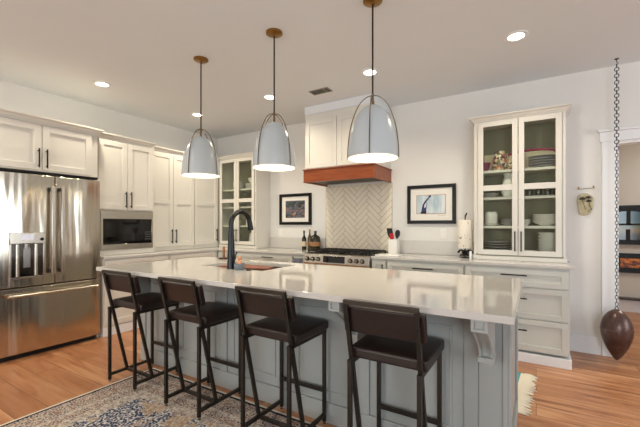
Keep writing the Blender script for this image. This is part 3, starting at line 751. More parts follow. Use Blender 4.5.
# ------------------------------------------------------------------ bar stools
def make_stool():
    root = thing('bar_stool', 'dark', 'bar stool', (0, 0, 0), 'brown leather bar stools at the island')
    hx, hy, t = 0.172, 0.188, 0.021
    PT, PB = (-0.236, 0.899), (-0.046, 0.066)      # top and foot of the leaning posts, (y, z)
    for sx in (-1, 1):
        for sy, zt in ((-1, 0.583), (1, 0.583)):
            l = MB().box(sx * hx - t / 2, sx * hx + t / 2, sy * hy - t / 2, sy * hy + t / 2, 0.014, zt).build('leg', M['stool'], root, bevel=0.0015, seg=1)
            MB().lathe([(0, 0), (0.011, 0), (0.012, 0.004), (0.006, 0.006), (0.006, 0.015), (0, 0.015)], (sx * hx, sy * hy, 0), 12).build('foot', M['steel2'], l)
        MB().bar((sx * hx, PT[0], PT[1]), (sx * hx, PB[0], PB[1]), t, t).build('back_post', M['stool'], root, bevel=0.0015, seg=1)
        MB().box(sx * hx - t / 2, sx * hx + t / 2, -hy + t / 2, hy - t / 2, 0.044, 0.066).build('side_rail', M['stool'], root, bevel=0.0015, seg=1)
    MB().box(-hx + t / 2, hx - t / 2, -0.056, -0.035, 0.044, 0.066).build('cross_rail', M['stool'], root, bevel=0.0015, seg=1)
    MB().box(-hx + t / 2, hx - t / 2, hy - t / 2, hy + t / 2, 0.20, 0.222).build('foot_rest', M['stool'], root, bevel=0.0015, seg=1)
    MB().box(-hx - t / 2, hx + t / 2, hy - t / 2, hy + t / 2, 0.583, 0.604).box(-hx - t / 2, -hx + t / 2, -hy - t / 2, hy - t / 2, 0.583, 0.604).box(hx - t / 2, hx + t / 2, -hy - t / 2, hy - t / 2, 0.583, 0.604).build('seat_frame', M['stool'], root, smooth=False)
    MB().bar((-hx - t / 2, PT[0], PT[1]), (hx + t / 2, PT[0], PT[1]), t, t, (0, 0, 1)).build('top_rail', M['stool'], root, bevel=0.0015, seg=1)
    # cushion: slightly domed
    mb = MB(); nx, ny = 10, 10; x0, x1, y0, y1 = -0.196, 0.196, -0.156, 0.206
    g = [[None] * (ny + 1) for _ in range(nx + 1)]; gb = [[None] * (ny + 1) for _ in range(nx + 1)]
    for i in range(nx + 1):
        for j in range(ny + 1):
            u, v = 2 * i / nx - 1, 2 * j / ny - 1
            g[i][j] = mb.bm.verts.new((x0 + (x1 - x0) * i / nx, y0 + (y1 - y0) * j / ny, 0.658 + 0.014 * (1 - u ** 4) * (1 - v ** 4)))
            gb[i][j] = mb.bm.verts.new((x0 + (x1 - x0) * i / nx, y0 + (y1 - y0) * j / ny, 0.6045))
    for i in range(nx):
        for j in range(ny):
            mb.bm.faces.new((g[i][j], g[i + 1][j], g[i + 1][j + 1], g[i][j + 1])); mb.bm.faces.new((gb[i][j], gb[i][j + 1], gb[i + 1][j + 1], gb[i + 1][j]))
    for i in range(nx):
        mb.bm.faces.new((g[i][0], gb[i][0], gb[i + 1][0], g[i + 1][0])); mb.bm.faces.new((g[i][ny], g[i + 1][ny], gb[i + 1][ny], gb[i][ny]))
    for j in range(ny):
        mb.bm.faces.new((g[0][j], g[0][j + 1], gb[0][j + 1], gb[0][j])); mb.bm.faces.new((g[nx][j], gb[nx][j], gb[nx][j + 1], g[nx][j + 1]))
    mb.build('seat_cushion', M['leather'], root, bevel=0.011, seg=3, ang=50)
    # back pad on the front of the posts, leaning with them
    d = Vector((0, PB[0] - PT[0], PB[1] - PT[1])).normalized(); nrm = Vector((0, -d.z, d.y))
    top = Vector((0, PT[0], PT[1])) + nrm * 0.030 + d * 0.030
    MB().bar(top + Vector((0, 0, 0)), top + d * 0.135, 0.402, 0.036).build('back_pad', M['leather'], root, bevel=0.007, seg=3)
    for sx in (-1, 1):
        p = Vector((sx * hx, PT[0], PT[1])) + d * 0.09
        MB().cyl(p - nrm * 0.014, p - nrm * 0.009, 0.006, n=10).build('bolt', M['dark'], root)
    return root
st = make_stool()
slabels = ['dark brown leather bar stool farthest left, nearest the refrigerator', 'dark brown leather bar stool second from the refrigerator end of the island', 'dark brown leather bar stool second from the right end of the island', 'dark brown leather bar stool at the right end of the island, nearest the camera']
for i, (x, y, a) in enumerate(((-2.785, 1.736, 1.0), (-2.045, 1.732, 0), (-1.328, 1.747, 0), (-0.612, 1.748, 0))):
    o = st if i == 0 else dup(st)
    o.location = (x, y, 0.0105); o.rotation_euler.z = R(a); o['label'] = slabels[i]

# ------------------------------------------------------------------ rugs
def rugmat(cx, cy, hx, hy):
    m = NT('faded_oriental_rug')
    tc = m.n('ShaderNodeTexCoord'); sp = m.n('ShaderNodeSeparateXYZ'); m.l(tc.outputs['Object'], sp.inputs[0])
    dx = m.math('SUBTRACT', hx, m.math('ABSOLUTE', m.math('SUBTRACT', sp.outputs[0], cx)))
    dy = m.math('SUBTRACT', hy, m.math('ABSOLUTE', m.math('SUBTRACT', sp.outputs[1], cy)))
    e = m.math('MINIMUM', dx, dy)                       # distance to the rug edge
    v = m.coord()
    wob = m.noise(v, 9, 4)
    vo = m.n('ShaderNodeTexVoronoi'); vo.inputs['Scale'].default_value = 44; m.l(v, vo.inputs['Vector'])
    vo2 = m.n('ShaderNodeTexVoronoi'); vo2.inputs['Scale'].default_value = 66; m.l(v, vo2.inputs['Vector'])
    n1 = m.noise(v, 55, 6, 0.75)
    n3 = m.noise(v, 5, 4, 0.6, 1.0)
    field = m.ramp(m.math('ADD', m.math('MULTIPLY', vo2.outputs['Distance'], 0.55), m.math('MULTIPLY', n1, 0.55)), [(0.36, srgb(26, 32, 50)), (0.50, srgb(58, 72, 102)), (0.57, srgb(136, 138, 148)), (0.68, srgb(220, 212, 200))])
    med = m.ramp(n1, [(0.3, srgb(120, 84, 60)), (0.48, srgb(176, 150, 126)), (0.62, srgb(214, 200, 184))])
    field = m.mix(m.ramp(n3, [(0.52, (0, 0, 0, 1)), (0.56, (1, 1, 1, 1))]), field, med)
    bord = m.ramp(m.math('ADD', m.math('MULTIPLY', vo.outputs['Distance'], 0.9), m.math('MULTIPLY', n1, 0.4)), [(0.40, srgb(52, 54, 68)), (0.50, srgb(142, 128, 122)), (0.60, srgb(212, 200, 186)), (0.78, srgb(150, 122, 108))])
    pale = m.ramp(n1, [(0.38, srgb(120, 110, 106)), (0.52, srgb(196, 182, 168)), (0.66, srgb(228, 218, 204))])
    navy = srgb(44, 48, 62)
    cream = srgb(226, 214, 196)
    ew = m.math('ADD', e, m.math('MULTIPLY', m.math('SUBTRACT', wob, 0.5), 0.012))
    step = lambda th: m.math('GREATER_THAN', ew, th)
    col = cream
    for th, c in ((0.020, navy), (0.040, bord), (0.20, pale), (0.235, bord), (0.30, pale)):
        col = m.mix(step(th), col, c)
    # the lobed medallion field
    lob = m.math('ADD', e, m.math('MULTIPLY', m.math('SUBTRACT', n3, 0.5), 0.35))
    col = m.mix(m.math('GREATER_THAN', lob, 0.37), col, field)
    m.set(col=col, rough=0.95, spec=0.1)
    m.bump(n1, 0.3, 0.003)
    return m.m
rx0, rx1, ry0, ry1 = -2.90, -0.20, 0.15, 1.90
rug = MB().box(rx0, rx1, ry0, ry1, 0.0005, 0.0095).build('area_rug', rugmat((rx0 + rx1) / 2, (ry0 + ry1) / 2, (rx1 - rx0) / 2, (ry1 - ry0) / 2), bevel=0.003)
tag(rug, 'faded cream and navy patterned rug under the bar stools', 'rug')
r2 = thing('runner_rug', 'woven runner with teal stripe and cream fringe behind the island', 'rug', (-0.9, 3.12, 0))
def runmat():
    m = NT('woven_runner')
    ck = m.n('ShaderNodeTexVoronoi'); ck.inputs['Scale'].default_value = 34; m.l(m.coord(), ck.inputs['Vector'])
    wv = m.noise(m.coord(), 60, 3)
    m.set(col=m.mix(wv, m.ramp(ck.outputs['Color'], [(0.25, srgb(98, 78, 84)), (0.45, srgb(190, 120, 110)), (0.6, srgb(224, 214, 204)), (0.8, srgb(150, 140, 142))], 'CONSTANT'), srgb(214, 200, 190)), rough=0.95)
    return m.m
MB().box(-2.0, -0.095, 2.745, 3.49, 0.0005, 0.008).build('woven_field', runmat(), r2, smooth=False)
MB().box(-0.095, -0.062, 2.745, 3.49, 0.0005, 0.0085).build('stripe', plain('teal_yarn', (70, 160, 160), 0.95), r2, smooth=False)['label'] = 'teal stripe'
mb = MB(); random.seed(9)
mb.box(-0.062, -0.03, 2.748, 3.487, 0.0005, 0.007)
for k in range(60):
    y = 2.75 + k * 0.0124; l = random.uniform(0.055, 0.10); s = random.uniform(-0.012, 0.012)
    mb.tube([(-0.035, y, 0.006), (-0.03 + l * 0.5, y + s * 0.4, 0.007), (-0.03 + l, y + s, 0.004)], [0.006, 0.0065, 0.0035], 6)
fg = mb.build('fringe', plain('cream_yarn', (232, 222, 200), 0.95), r2); fg['kind'] = 'stuff'
r2.rotation_euler.z = R(-3.0); r2.location = (-0.968, 3.16, 0)

# ------------------------------------------------------------------ ceiling fixtures
def recessed(x, y, label, first=[None]):
    if first[0] is None:
        t = thing('recessed_light', label, 'ceiling light', (x, y, ZC), 'recessed ceiling lights')
        MB().lathe([(0.06, -0.004), (0.062, -0.008), (0.088, -0.006), (0.09, -0.0005), (0.06, -0.0005)], (x, y, ZC), 32, True).build('trim_ring', M['trim'], t)
        MB().lathe([(0, -0.003), (0.061, -0.003), (0.061, -0.001), (0, -0.001)], (x, y, ZC), 32).build('lens', M['lens'], t)
        l = bpy.data.lights.new('can_lamp', 'SPOT'); l.energy = CAN_W; l.color = WARM; l.spot_size = R(150); l.spot_blend = 0.8; l.shadow_soft_size = 0.06
        lo = bpy.data.objects.new('lamp', l); C.objects.link(lo); lo.parent = t; lo.location = (0, 0, -0.02)
        first[0] = t; return t
    return dup(first[0], (x, y, ZC), label=label)
recessed(-4.045, 2.035, 'lit recessed ceiling light above the refrigerator')
recessed(-4.037, 3.30, 'lit recessed ceiling light above the corner cabinets, behind the first pendant')
recessed(-2.735, 3.30, 'lit recessed ceiling light behind the middle pendant, left of the hood')
recessed(-1.43, 3.29, 'lit recessed ceiling light behind the nearest pendant, right of the hood')
recessed(-0.14, 3.285, 'lit recessed ceiling light in front of the large glass-door cabinet')
recessed(-4.045, 0.75, 'added unseen recessed ceiling light in front of the refrigerator, nearer the windows')  # added out of view to brighten the floor on the left
recessed(-2.735, 0.3, 'added unseen recessed ceiling light over the patterned rug')  # likewise an added, unseen light for the left floor
v = thing('ceiling_vent', 'small grey slatted air vent in the ceiling near the hood', 'vent', (-2.12, 3.455, ZC))
MB().box(-2.24, -1.99, 3.39, 3.40, ZC - 0.008, ZC).box(-2.24, -1.99, 3.51, 3.52, ZC - 0.008, ZC).box(-2.24, -2.23, 3.40, 3.51, ZC - 0.008, ZC).box(-2.00, -1.99, 3.40, 3.51, ZC - 0.008, ZC).box(-2.06, -2.045, 3.40, 3.51, ZC - 0.008, ZC).build('frame', plain('grey_vent_frame', (150, 144, 134), 0.5), v, smooth=False)
MB().box(-2.23, -2.00, 3.40, 3.51, ZC - 0.002, ZC - 0.0005).build('duct_back', plain('dark_duct', (50, 48, 42), 0.8), v, smooth=False)
mb = MB()
for k in range(6): mb.bar((-2.23, 3.41 + k * 0.018, ZC - 0.006), (-2.00, 3.41 + k * 0.018, ZC - 0.006), 0.002, 0.012, (0, 0.5, 1))
mb.build('slats', plain('grey_vent_slat', (84, 84, 74), 0.5), v, smooth=False)

def pendant(x, y, label, ang, first=[None]):
    """ang: how far the near arm of the bail stands from the line to the island's seats"""
    if first[0] is not None: return dup(first[0], (x, y, ZC), R(ang), label)
    t = thing('pendant_light', label, 'pendant light', (x, y, ZC), 'pendant lights over the island')
    zb, zt, rb = 1.737, 2.10, 0.170
    MB().lathe([(0, 0), (0.066, 0), (0.066, -0.012), (0.058, -0.018), (0.012, -0.02), (0.011, -0.032), (0, -0.032)], (x, y, ZC), 32).build('ceiling_canopy', M['brass'], t)
    MB().cyl((x, y, ZC - 0.03), (x, y, 2.165), 0.006, n=12).build('rod', M['rod'], t)
    n = 22; prof = [(rb * math.cos(k / n * math.pi / 2) ** 0.92, zb + (zt - zb) * math.sin(k / n * math.pi / 2)) for k in range(n)] + [(0, zt)]
    inner = [(max(r - 0.003, 0), z - (0.003 if r < 0.12 else 0)) for r, z in prof]
    MB().lathe(prof, (x, y, 0), 48).build('shade', M['shade'], t)
    MB().lathe([(rb - 0.0005, zb - 0.0005)] + inner, (x, y, 0), 48).build('shade_lining', M['shade_in'], t)
    MB().lathe([(rb - 0.004, zb - 0.003), (rb + 0.002, zb - 0.003), (rb + 0.002, zb + 0.002), (rb - 0.004, zb + 0.002)], (x, y, 0), 48, True).build('rim', M['shade_in'], t)
    # bail: two crossing hoops that stand off the crown and meet the rim
    for k in range(2):
        a = k * math.pi / 2; ca, sa = math.cos(a), math.sin(a); pts = []
        for i in range(41):
            b = math.pi * i / 40
            cc, ss = math.cos(b), math.sin(b)
            rr = (rb + 0.005) * math.copysign(abs(cc) ** 0.90, cc)
            pts.append((x + rr * ca, y + rr * sa, zb + (2.165 - zb) * ss))
        MB().tube(pts, 0.0036, 8).build('bail', M['bail'], t)
    MB().cyl((x, y, 2.095), (x, y, 2.18), 0.009, n=16).build('collar', M['bail'], t)
    MB().lathe([(0, 1.90), (0.02, 1.905), (0.034, 1.935), (0.03, 1.965), (0.014, 1.99), (0.014, 2.03), (0, 2.03)], (x, y, 0), 20).build('bulb', M['bulb'], t)
    l = bpy.data.lights.new('pendant_lamp', 'POINT'); l.energy = PEND_W; l.color = WARM; l.shadow_soft_size = 0.05
    lo = bpy.data.objects.new('lamp', l); C.objects.link(lo); lo.parent = t; lo.location = (0, 0, 1.86 - ZC)
    t.rotation_euler.z = R(ang)
    first[0] = t
    return t
pendant(-2.655, 2.21, 'pale blue-grey dome pendant light nearest the refrigerator', -40 - 37)
pendant(-1.787, 2.21, 'pale blue-grey dome pendant light in the middle, above the faucet', -51 - 45)
pendant(-0.955, 2.245, 'pale blue-grey dome pendant light nearest the camera, in front of the hood', -66 - 8)

# ------------------------------------------------------------------ pictures and plates on the walls
def picture(label, x0, x1, z0, z1, fw, mat_w, art):
    t = thing('framed_picture', label, 'picture', ((x0 + x1) / 2, YB, (z0 + z1) / 2))
    y0 = YB - 0.03
    mb = MB().box(x0, x1, y0, YB - 0.001, z0, z0 + fw).box(x0, x1, y0, YB - 0.001, z1 - fw, z1).box(x0, x0 + fw, y0, YB - 0.001, z0 + fw, z1 - fw).box(x1 - fw, x1, y0, YB - 0.001, z0 + fw, z1 - fw)
    mb.build('frame', M['black'], t, bevel=0.003, smooth=False)
    MB().box(x0 + fw, x1 - fw, YB - 0.014, YB - 0.002, z0 + fw, z1 - fw).build('mat_board', plain('warm_white_mat', (238, 233, 224), 0.8), t, smooth=False)
    a, b, c_, d_ = x0 + fw + mat_w[0], x1 - fw - mat_w[0], z0 + fw + mat_w[1], z1 - fw - mat_w[1]
    pr = MB().box(a, b, YB - 0.0165, YB - 0.014, c_, d_).build('print', art, t, smooth=False)
    return t, pr, (a, b, c_, d_)
def art1():
    m = NT('dark_landscape_print')
    v = m.coord((1, 1, 2.2)); n = m.noise(v, 6, 4, 0.6, 1.5); n2 = m.noise(m.coord(loc=(2, 0, 3)), 6, 4)
    c = m.ramp(n, [(0.32, srgb(20, 22, 30)), (0.44, srgb(60, 70, 56)), (0.52, srgb(96, 108, 128)), (0.6, srgb(150, 92, 70)), (0.7, srgb(210, 190, 168))])
    m.set(col=m.mix(m.math('MULTIPLY', n2, 0.3), c, srgb(46, 38, 38)), rough=0.5); return m.m
picture('small black framed landscape print with white mat, left of the range', -3.435, -2.842, 1.28, 1.755, 0.045, (0.072, 0.062), art1())
def art2():
    m = NT('pale_blue_print')
    v = m.coord((3, 1, 0.6)); n = m.noise(v, 3.5, 4, 0.5, 0.8)
    m.set(col=m.ramp(n, [(0.3, srgb(150, 176, 192)), (0.5, srgb(196, 210, 216)), (0.7, srgb(224, 228, 228))]), rough=0.5); return m.m
t, pr, (a, b, c_, d_) = picture('black framed pale blue print with a dark blue figure, beside the large glass cabinet', -1.392, -0.807, 1.292, 1.77, 0.042, (0.078, 0.085), art2())
def poly(pts, name, mat, y=YB - 0.0178, par=t):
    W_, H_ = b - a, d_ - c_
    return MB().prism([(a + u * W_, y, c_ + v * H_) for u, v in pts], (0, 0.0012, 0)).build(name, mat, par, smooth=False)
poly([(0.16, 0.02), (0.16, 0.10), (0.19, 0.35), (0.22, 0.52), (0.30, 0.70), (0.40, 0.86), (0.44, 0.82), (0.35, 0.66), (0.28, 0.50), (0.26, 0.35), (0.28, 0.30), (0.34, 0.38), (0.36, 0.58), (0.30, 0.62), (0.24, 0.60), (0.33, 0.66), (0.38, 0.56), (0.34, 0.24), (0.34, 0.02)], 'painted_figure', plain('ink_blue', (44, 50, 96), 0.5))
poly([(0.40, 0.86), (0.44, 0.98), (0.50, 1.0), (0.51, 0.93), (0.46, 0.86)], 'painted_head', plain('ink_indigo', (36, 30, 84), 0.5))
poly([(0.14, 0.0), (0.14, 0.08), (0.34, 0.09), (0.34, 0.0)], 'painted_base', plain('ink_black', (20, 20, 28), 0.5))
mb = MB(); e = 0.005
mb.box(a - e, b + e, YB - 0.0172, YB - 0.0142, c_ - e, c_).box(a - e, b + e, YB - 0.0172, YB - 0.0142, d_, d_ + e).box(a - e, a, YB - 0.0172, YB - 0.0142, c_, d_).box(b, b + e, YB - 0.0172, YB - 0.0142, c_, d_)
mb.build('print_border', plain('copper_border', (176, 120, 84), 0.5), t, smooth=False)
mb = MB()
for k in range(6): mb.box(b - 0.085 + k * 0.015, b - 0.076 + k * 0.015, YB - 0.0152, YB - 0.014, c_ - 0.030 + (k % 2) * 0.003, c_ - 0.026 + (k % 2) * 0.003)
mb.build('pencil_signature', plain('brown_pencil', (150, 120, 96), 0.7), t, smooth=False)

def plate(name, label, x0, x1, z0, z1, y, kind):
    t = thing(name, label, 'switch' if 'switch' in name else 'outlet', ((x0 + x1) / 2, y, (z0 + z1) / 2))
    MB().box(x0, x1, y - 0.006, y - 0.0005, z0, z1).build('cover_plate', M['plastic'], t, bevel=0.002)
    xm = (x0 + x1) / 2; zm = (z0 + z1) / 2
    if kind == 's': MB().box(xm - 0.016, xm + 0.016, y - 0.010, y - 0.006, zm - 0.033, zm + 0.033).build('rocker', M['plastic'], t, bevel=0.002)
    else: MB().box(xm - 0.017, xm + 0.017, y - 0.009, y - 0.006, zm + 0.006, zm + 0.04).box(xm - 0.017, xm + 0.017, y - 0.009, y - 0.006, zm - 0.04, zm - 0.006).build('socket', M['plastic'], t, bevel=0.002)
plate('light_switch', 'white switch plate on the wall below the pale blue print', -0.99, -0.915, 1.115, 1.235, YB, 's')
plate('wall_outlet', 'white outlet plate below the small framed landscape print', -3.475, -3.40, 1.10, 1.215, YB, 'o')
plate('wall_outlet', 'white outlet on the far room wall near the hanging chain', 1.09, 1.165, 0.045, 0.155, 6.78, 'o')

# stone plaque hung from a twig-like rod
pq = thing('stone_plaque', 'tan stone plaque with three dark mushrooms on the wall', 'plaque', (0.415, YB, 1.49))
n = 28; pts = []
for k in range(n):
    a = 2 * math.pi * k / n; r = 1 + 0.06 * math.sin(3 * a + 0.6) + 0.03 * math.sin(5 * a)
    ca, sa = math.cos(a), math.sin(a)
    pts.append((0.415 + 0.066 * r * math.copysign(abs(ca) ** 0.8, ca), YB - 0.022, 1.488 + 0.112 * r * math.copysign(abs(sa) ** 0.8, sa)))
def stone():
    m = NT('tan_stone'); g = m.noise(m.coord(), 22, 5, 0.6)
    m.set(col=m.ramp(g, [(0.3, srgb(166, 154, 122)), (0.7, srgb(206, 196, 164))]), rough=0.8); m.bump(g, 0.4, 0.004); return m.m
MB().prism(pts, (0, 0.021, 0)).build('stone', stone(), pq, bevel=0.006, seg=3)
for (cx, cz, sc, fx) in ((0.392, 1.536, 1.25, 0.03), (0.44, 1.548, 1.1, 0.012), (0.446, 1.512, 1.0, 0.02)):
    mush = MB().tube([(cx + fx, YB - 0.024, cz - 0.085 * sc), (cx + fx * 0.4, YB - 0.026, cz - 0.04 * sc), (cx, YB - 0.026, cz)], [0.0035, 0.003, 0.003], 8).build('mushroom_stem', plain('tan_stem', (130, 118, 86), 0.7), pq)
    MB().lathe([(0, 0.018 * sc), (0.013 * sc, 0.014 * sc), (0.022 * sc, 0.002), (0.018 * sc, -0.004), (0.0, -0.005)], (cx, YB - 0.026, cz), 16).build('mushroom_cap', plain('dark_brown_cap', (58, 50, 34), 0.6), mush)
MB().tube([(0.435, YB - 0.024, 1.405), (0.452, YB - 0.025, 1.43), (0.474, YB - 0.024, 1.445)], 0.0025, 8).build('twig', plain('olive_twig', (80, 72, 46), 0.7), pq)
pr_ = thing('wall_rod', 'thin brass rod with two small hooks above the stone plaque', 'hook rail', (0.42, YB, 1.645))
MB().cyl((0.355, YB - 0.016, 1.637), (0.49, YB - 0.016, 1.645), 0.0035, n=10).build('rod', M['bail'], pr_)
MB().cyl((0.362, YB - 0.03, 1.639), (0.362, YB - 0.0005, 1.639), 0.006, n=12).cyl((0.482, YB - 0.03, 1.645), (0.482, YB - 0.0005, 1.645), 0.006, n=12).lathe([(0, 0), (0.008, 0.004), (0.009, 0.012), (0, 0.02)], (0.362, YB - 0.022, 1.642), 12).lathe([(0, 0), (0.008, 0.004), (0.009, 0.012), (0, 0.02)], (0.482, YB - 0.022, 1.648), 12).build('hook', M['brass'], pr_)

# ------------------------------------------------------------------ hanging chain and teardrop
CX, CY = 0.636, 4.225
ch = thing('hanging_chain', 'grey steel chain hanging from a ceiling hook at the opening', 'chain', (CX, CY, ZC))
MB().lathe([(0, 0), (0.018, 0), (0.018, -0.004), (0.006, -0.01), (0, -0.01)], (CX, CY, ZC), 16).tube([(CX, CY, ZC - 0.008), (CX, CY, ZC - 0.03), (CX + 0.012, CY, ZC - 0.042), (CX, CY, ZC - 0.056), (CX - 0.012, CY, ZC - 0.042)], 0.0035, 8).build('hook', M['chain'], ch)
LH, LW, wr = 0.0185, 0.0105, 0.0028
lk = MB(); P = []
for k in range(20):
    a = 2 * math.pi * k / 20; c1, s1 = math.cos(a), math.sin(a)
    P.append((LW * math.copysign(abs(c1) ** 0.9, c1), 0, LH * math.copysign(abs(s1) ** 0.8, s1)))
link0 = lk.tube(P, wr, 8, True).build('link', M['chain'], None); link0.parent = ch
z = -0.05; k = 0
while ZC + z > 0.53:
    big = ZC + z > 1.98                                # heavier links in the upper run
    sc = (1.5, 1.35, 0.98) if big else (1, 1, 1)
    z -= LH * sc[2] - wr
    o = link0 if k == 0 else link0.copy()
    if k: C.objects.link(o)
    o.location = (0, 0, z); o.rotation_euler = (0, 0, R(75 + 90 * (k % 2))); o.scale = sc
    z -= LH * sc[2] - wr; k += 1
dr_ = thing('teardrop_ornament', 'large brown metal teardrop hanging from the chain by the opening', 'ornament', (CX, CY, 0.02))
prof = [(0, 0), (0.012, 0.008), (0.034, 0.036), (0.064, 0.086), (0.090, 0.14), (0.109, 0.195), (0.1195, 0.24), (0.1225, 0.285), (0.119, 0.33), (0.108, 0.372), (0.089, 0.412), (0.064, 0.445), (0.036, 0.467), (0.016, 0.475), (0, 0.476)]
MB().lathe(prof, (CX, CY, 0.02), 48).build('shell', M['drop'], dr_, ang=60)
MB().lathe([(0.1205, 0.284), (0.1245, 0.288), (0.1245, 0.295), (0.1205, 0.299)], (CX, CY, 0.02), 48, True).build('seam', M['drop'], dr_)
MB().tube([(CX + 0.012 * math.cos(a), CY + 0.012 * math.sin(a) * 0, 0.506 + 0.014 * math.sin(a)) for a in [2 * math.pi * k / 16 for k in range(16)]], 0.004, 8, True).build('eyelet', M['chain'], dr_)

# ------------------------------------------------------------------ next room
tv = thing('tv_screen', 'black framed screen with painted reflection of arched window panes in the far room', 'screen', (1.6, 6.8, 1.28))
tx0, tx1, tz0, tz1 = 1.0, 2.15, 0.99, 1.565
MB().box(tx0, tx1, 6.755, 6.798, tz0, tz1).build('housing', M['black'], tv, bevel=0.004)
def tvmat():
    m = NT('window_picture')  # windows reflected in the TV, painted as a faintly glowing image
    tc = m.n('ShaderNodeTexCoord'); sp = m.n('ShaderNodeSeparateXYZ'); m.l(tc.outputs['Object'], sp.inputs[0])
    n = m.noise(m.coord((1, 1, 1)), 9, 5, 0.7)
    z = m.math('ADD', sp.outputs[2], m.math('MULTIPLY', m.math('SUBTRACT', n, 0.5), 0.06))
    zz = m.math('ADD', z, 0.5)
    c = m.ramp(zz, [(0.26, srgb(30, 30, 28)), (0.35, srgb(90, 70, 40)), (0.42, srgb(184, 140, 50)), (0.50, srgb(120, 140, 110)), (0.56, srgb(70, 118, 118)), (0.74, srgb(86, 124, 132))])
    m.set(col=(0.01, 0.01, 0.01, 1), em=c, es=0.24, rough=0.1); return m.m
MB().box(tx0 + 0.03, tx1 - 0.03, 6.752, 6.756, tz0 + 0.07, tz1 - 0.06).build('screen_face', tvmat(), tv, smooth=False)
mb = MB()
zc_ = 1.285
mb.box(tx0 + 0.03, tx1 - 0.03, 6.749, 6.752, zc_ - 0.014, zc_ + 0.014)
for k in range(3):
    xx = 1.15 + k * 0.5
    mb.box(xx - 0.024, xx + 0.024, 6.749, 6.752, zc_, tz1 - 0.06).box(xx - 0.03, xx + 0.02, 6.7485, 6.752, tz0 + 0.06, zc_ - 0.07 - 0.03 * k)
    mb.box(xx + 0.226, min(xx + 0.274, tx1 - 0.03), 6.749, 6.752, tz0 + 0.07, tz1 - 0.06)
    pts = []; a0 = 0 if k else 0.3
    for i in range(13):
        a = math.pi * i / 12; pts.append((max(tx0 + 0.03, min(tx1 - 0.03, xx - 0.25 * math.cos(a))), 6.7485, 1.395 + 0.085 * math.sin(a)))
    pts += [(min(tx1 - 0.03, xx + 0.25), 6.7485, tz1 - 0.06), (max(tx0 + 0.03, xx - 0.25), 6.7485, tz1 - 0.06)]
    mb.prism(pts, (0, 0.003, 0))
mb.build('reflected_bars', M['dark'], tv, smooth=False)  # mullions of the reflected windows, modelled as dark bars over the painted reflection
fp = thing('electric_fireplace', 'black linear electric fireplace with orange embers below the far screen', 'fireplace', (1.6, 6.8, 0.72))
fx0, fx1, fz0, fz1 = 1.0, 2.15, 0.575, 0.862
MB().box(fx0, fx1, 6.76, 6.798, fz0, fz0 + 0.075).box(fx0, fx1, 6.76, 6.798, fz1 - 0.075, fz1).box(fx0, fx0 + 0.06, 6.76, 6.798, fz0 + .075, fz1 - .075).box(fx1 - 0.06, fx1, 6.76, 6.798, fz0 + .075, fz1 - .075).build('housing', M['black'], fp, bevel=0.003)
def ember():
    m = NT('glowing_embers'); n = m.noise(m.coord((1, 1, 1.4)), 14, 5, 0.7, 0.8)
    c = m.ramp(n, [(0.40, srgb(30, 14, 8)), (0.5, srgb(150, 62, 18)), (0.62, srgb(220, 130, 40)), (0.75, srgb(90, 60, 30))])
    m.set(col=(0.02, 0.02, 0.02, 1), em=c, es=0.6); return m.m
MB().box(fx0 + 0.06, fx1 - 0.06, 6.775, 6.798, fz0 + 0.075, fz1 - 0.075).build('ember_bed', ember(), fp, smooth=False)
tag(MB().box(1.0, 2.3, 6.70, 6.798, 0.185, 0.215).build('hearth_shelf', M['ledgewood'], bevel=0.003), 'thin dark wood ledge low on the far room wall', 'shelf')

# ------------------------------------------------------------------ counter things
ZT = 0.9165
def bottle(label, x, y, prof, mat, lab, labz, cap):
    t = thing('bottle', label, 'bottle', (x, y, ZT), 'bottles on the counter left of the range')
    MB().lathe(prof, (x, y, ZT), 24).build('glass', mat, t)
    r0 = max(r for r, z in prof)
    MB().lathe([(r0 + 0.0004, labz[0]), (r0 + 0.001, labz[0]), (r0 + 0.001, labz[1]), (r0 + 0.0004, labz[1])], (x, y, ZT), 24, True).build('label', lab, t)
    r1, z1 = prof[-2]
    MB().lathe([(0, z1 - 0.035), (r1 + 0.002, z1 - 0.035), (r1 + 0.002, z1 + 0.002), (0, z1 + 0.003)], (x, y, ZT), 16).build('cap', cap, t)
wine = [(0, 0), (0.034, 0), (0.036, 0.006), (0.036, 0.16), (0.032, 0.185), (0.016, 0.215), (0.0135, 0.225), (0.0135, 0.295), (0, 0.295)]
bottle('slim dark wine bottle with pale label, leftmost of the bottles', -2.895, 4.27, [(r * 0.9, z * .94) for r, z in wine], M['bottle'], M['label'], (0.05, 0.12), M['dark'])
bottle('slim olive bottle between the wine bottle and the squat one', -2.835, 4.33, [(r * 0.85, z) for r, z in wine], plain('olive_oil_glass', (84, 70, 26), 0.1), M['labelred'], (0.06, 0.12), M['brass'])
bottle('squat broad brown bottle with tan label, nearest the tile', -2.70, 4.27, [(0, 0), (0.068, 0), (0.073, 0.008), (0.075, 0.10), (0.073, 0.17), (0.058, 0.20), (0.026, 0.218), (0.019, 0.23), (0.019, 0.275), (0, 0.275)], M['bottle2'], M['labelred'], (0.06, 0.12), M['bottle'])
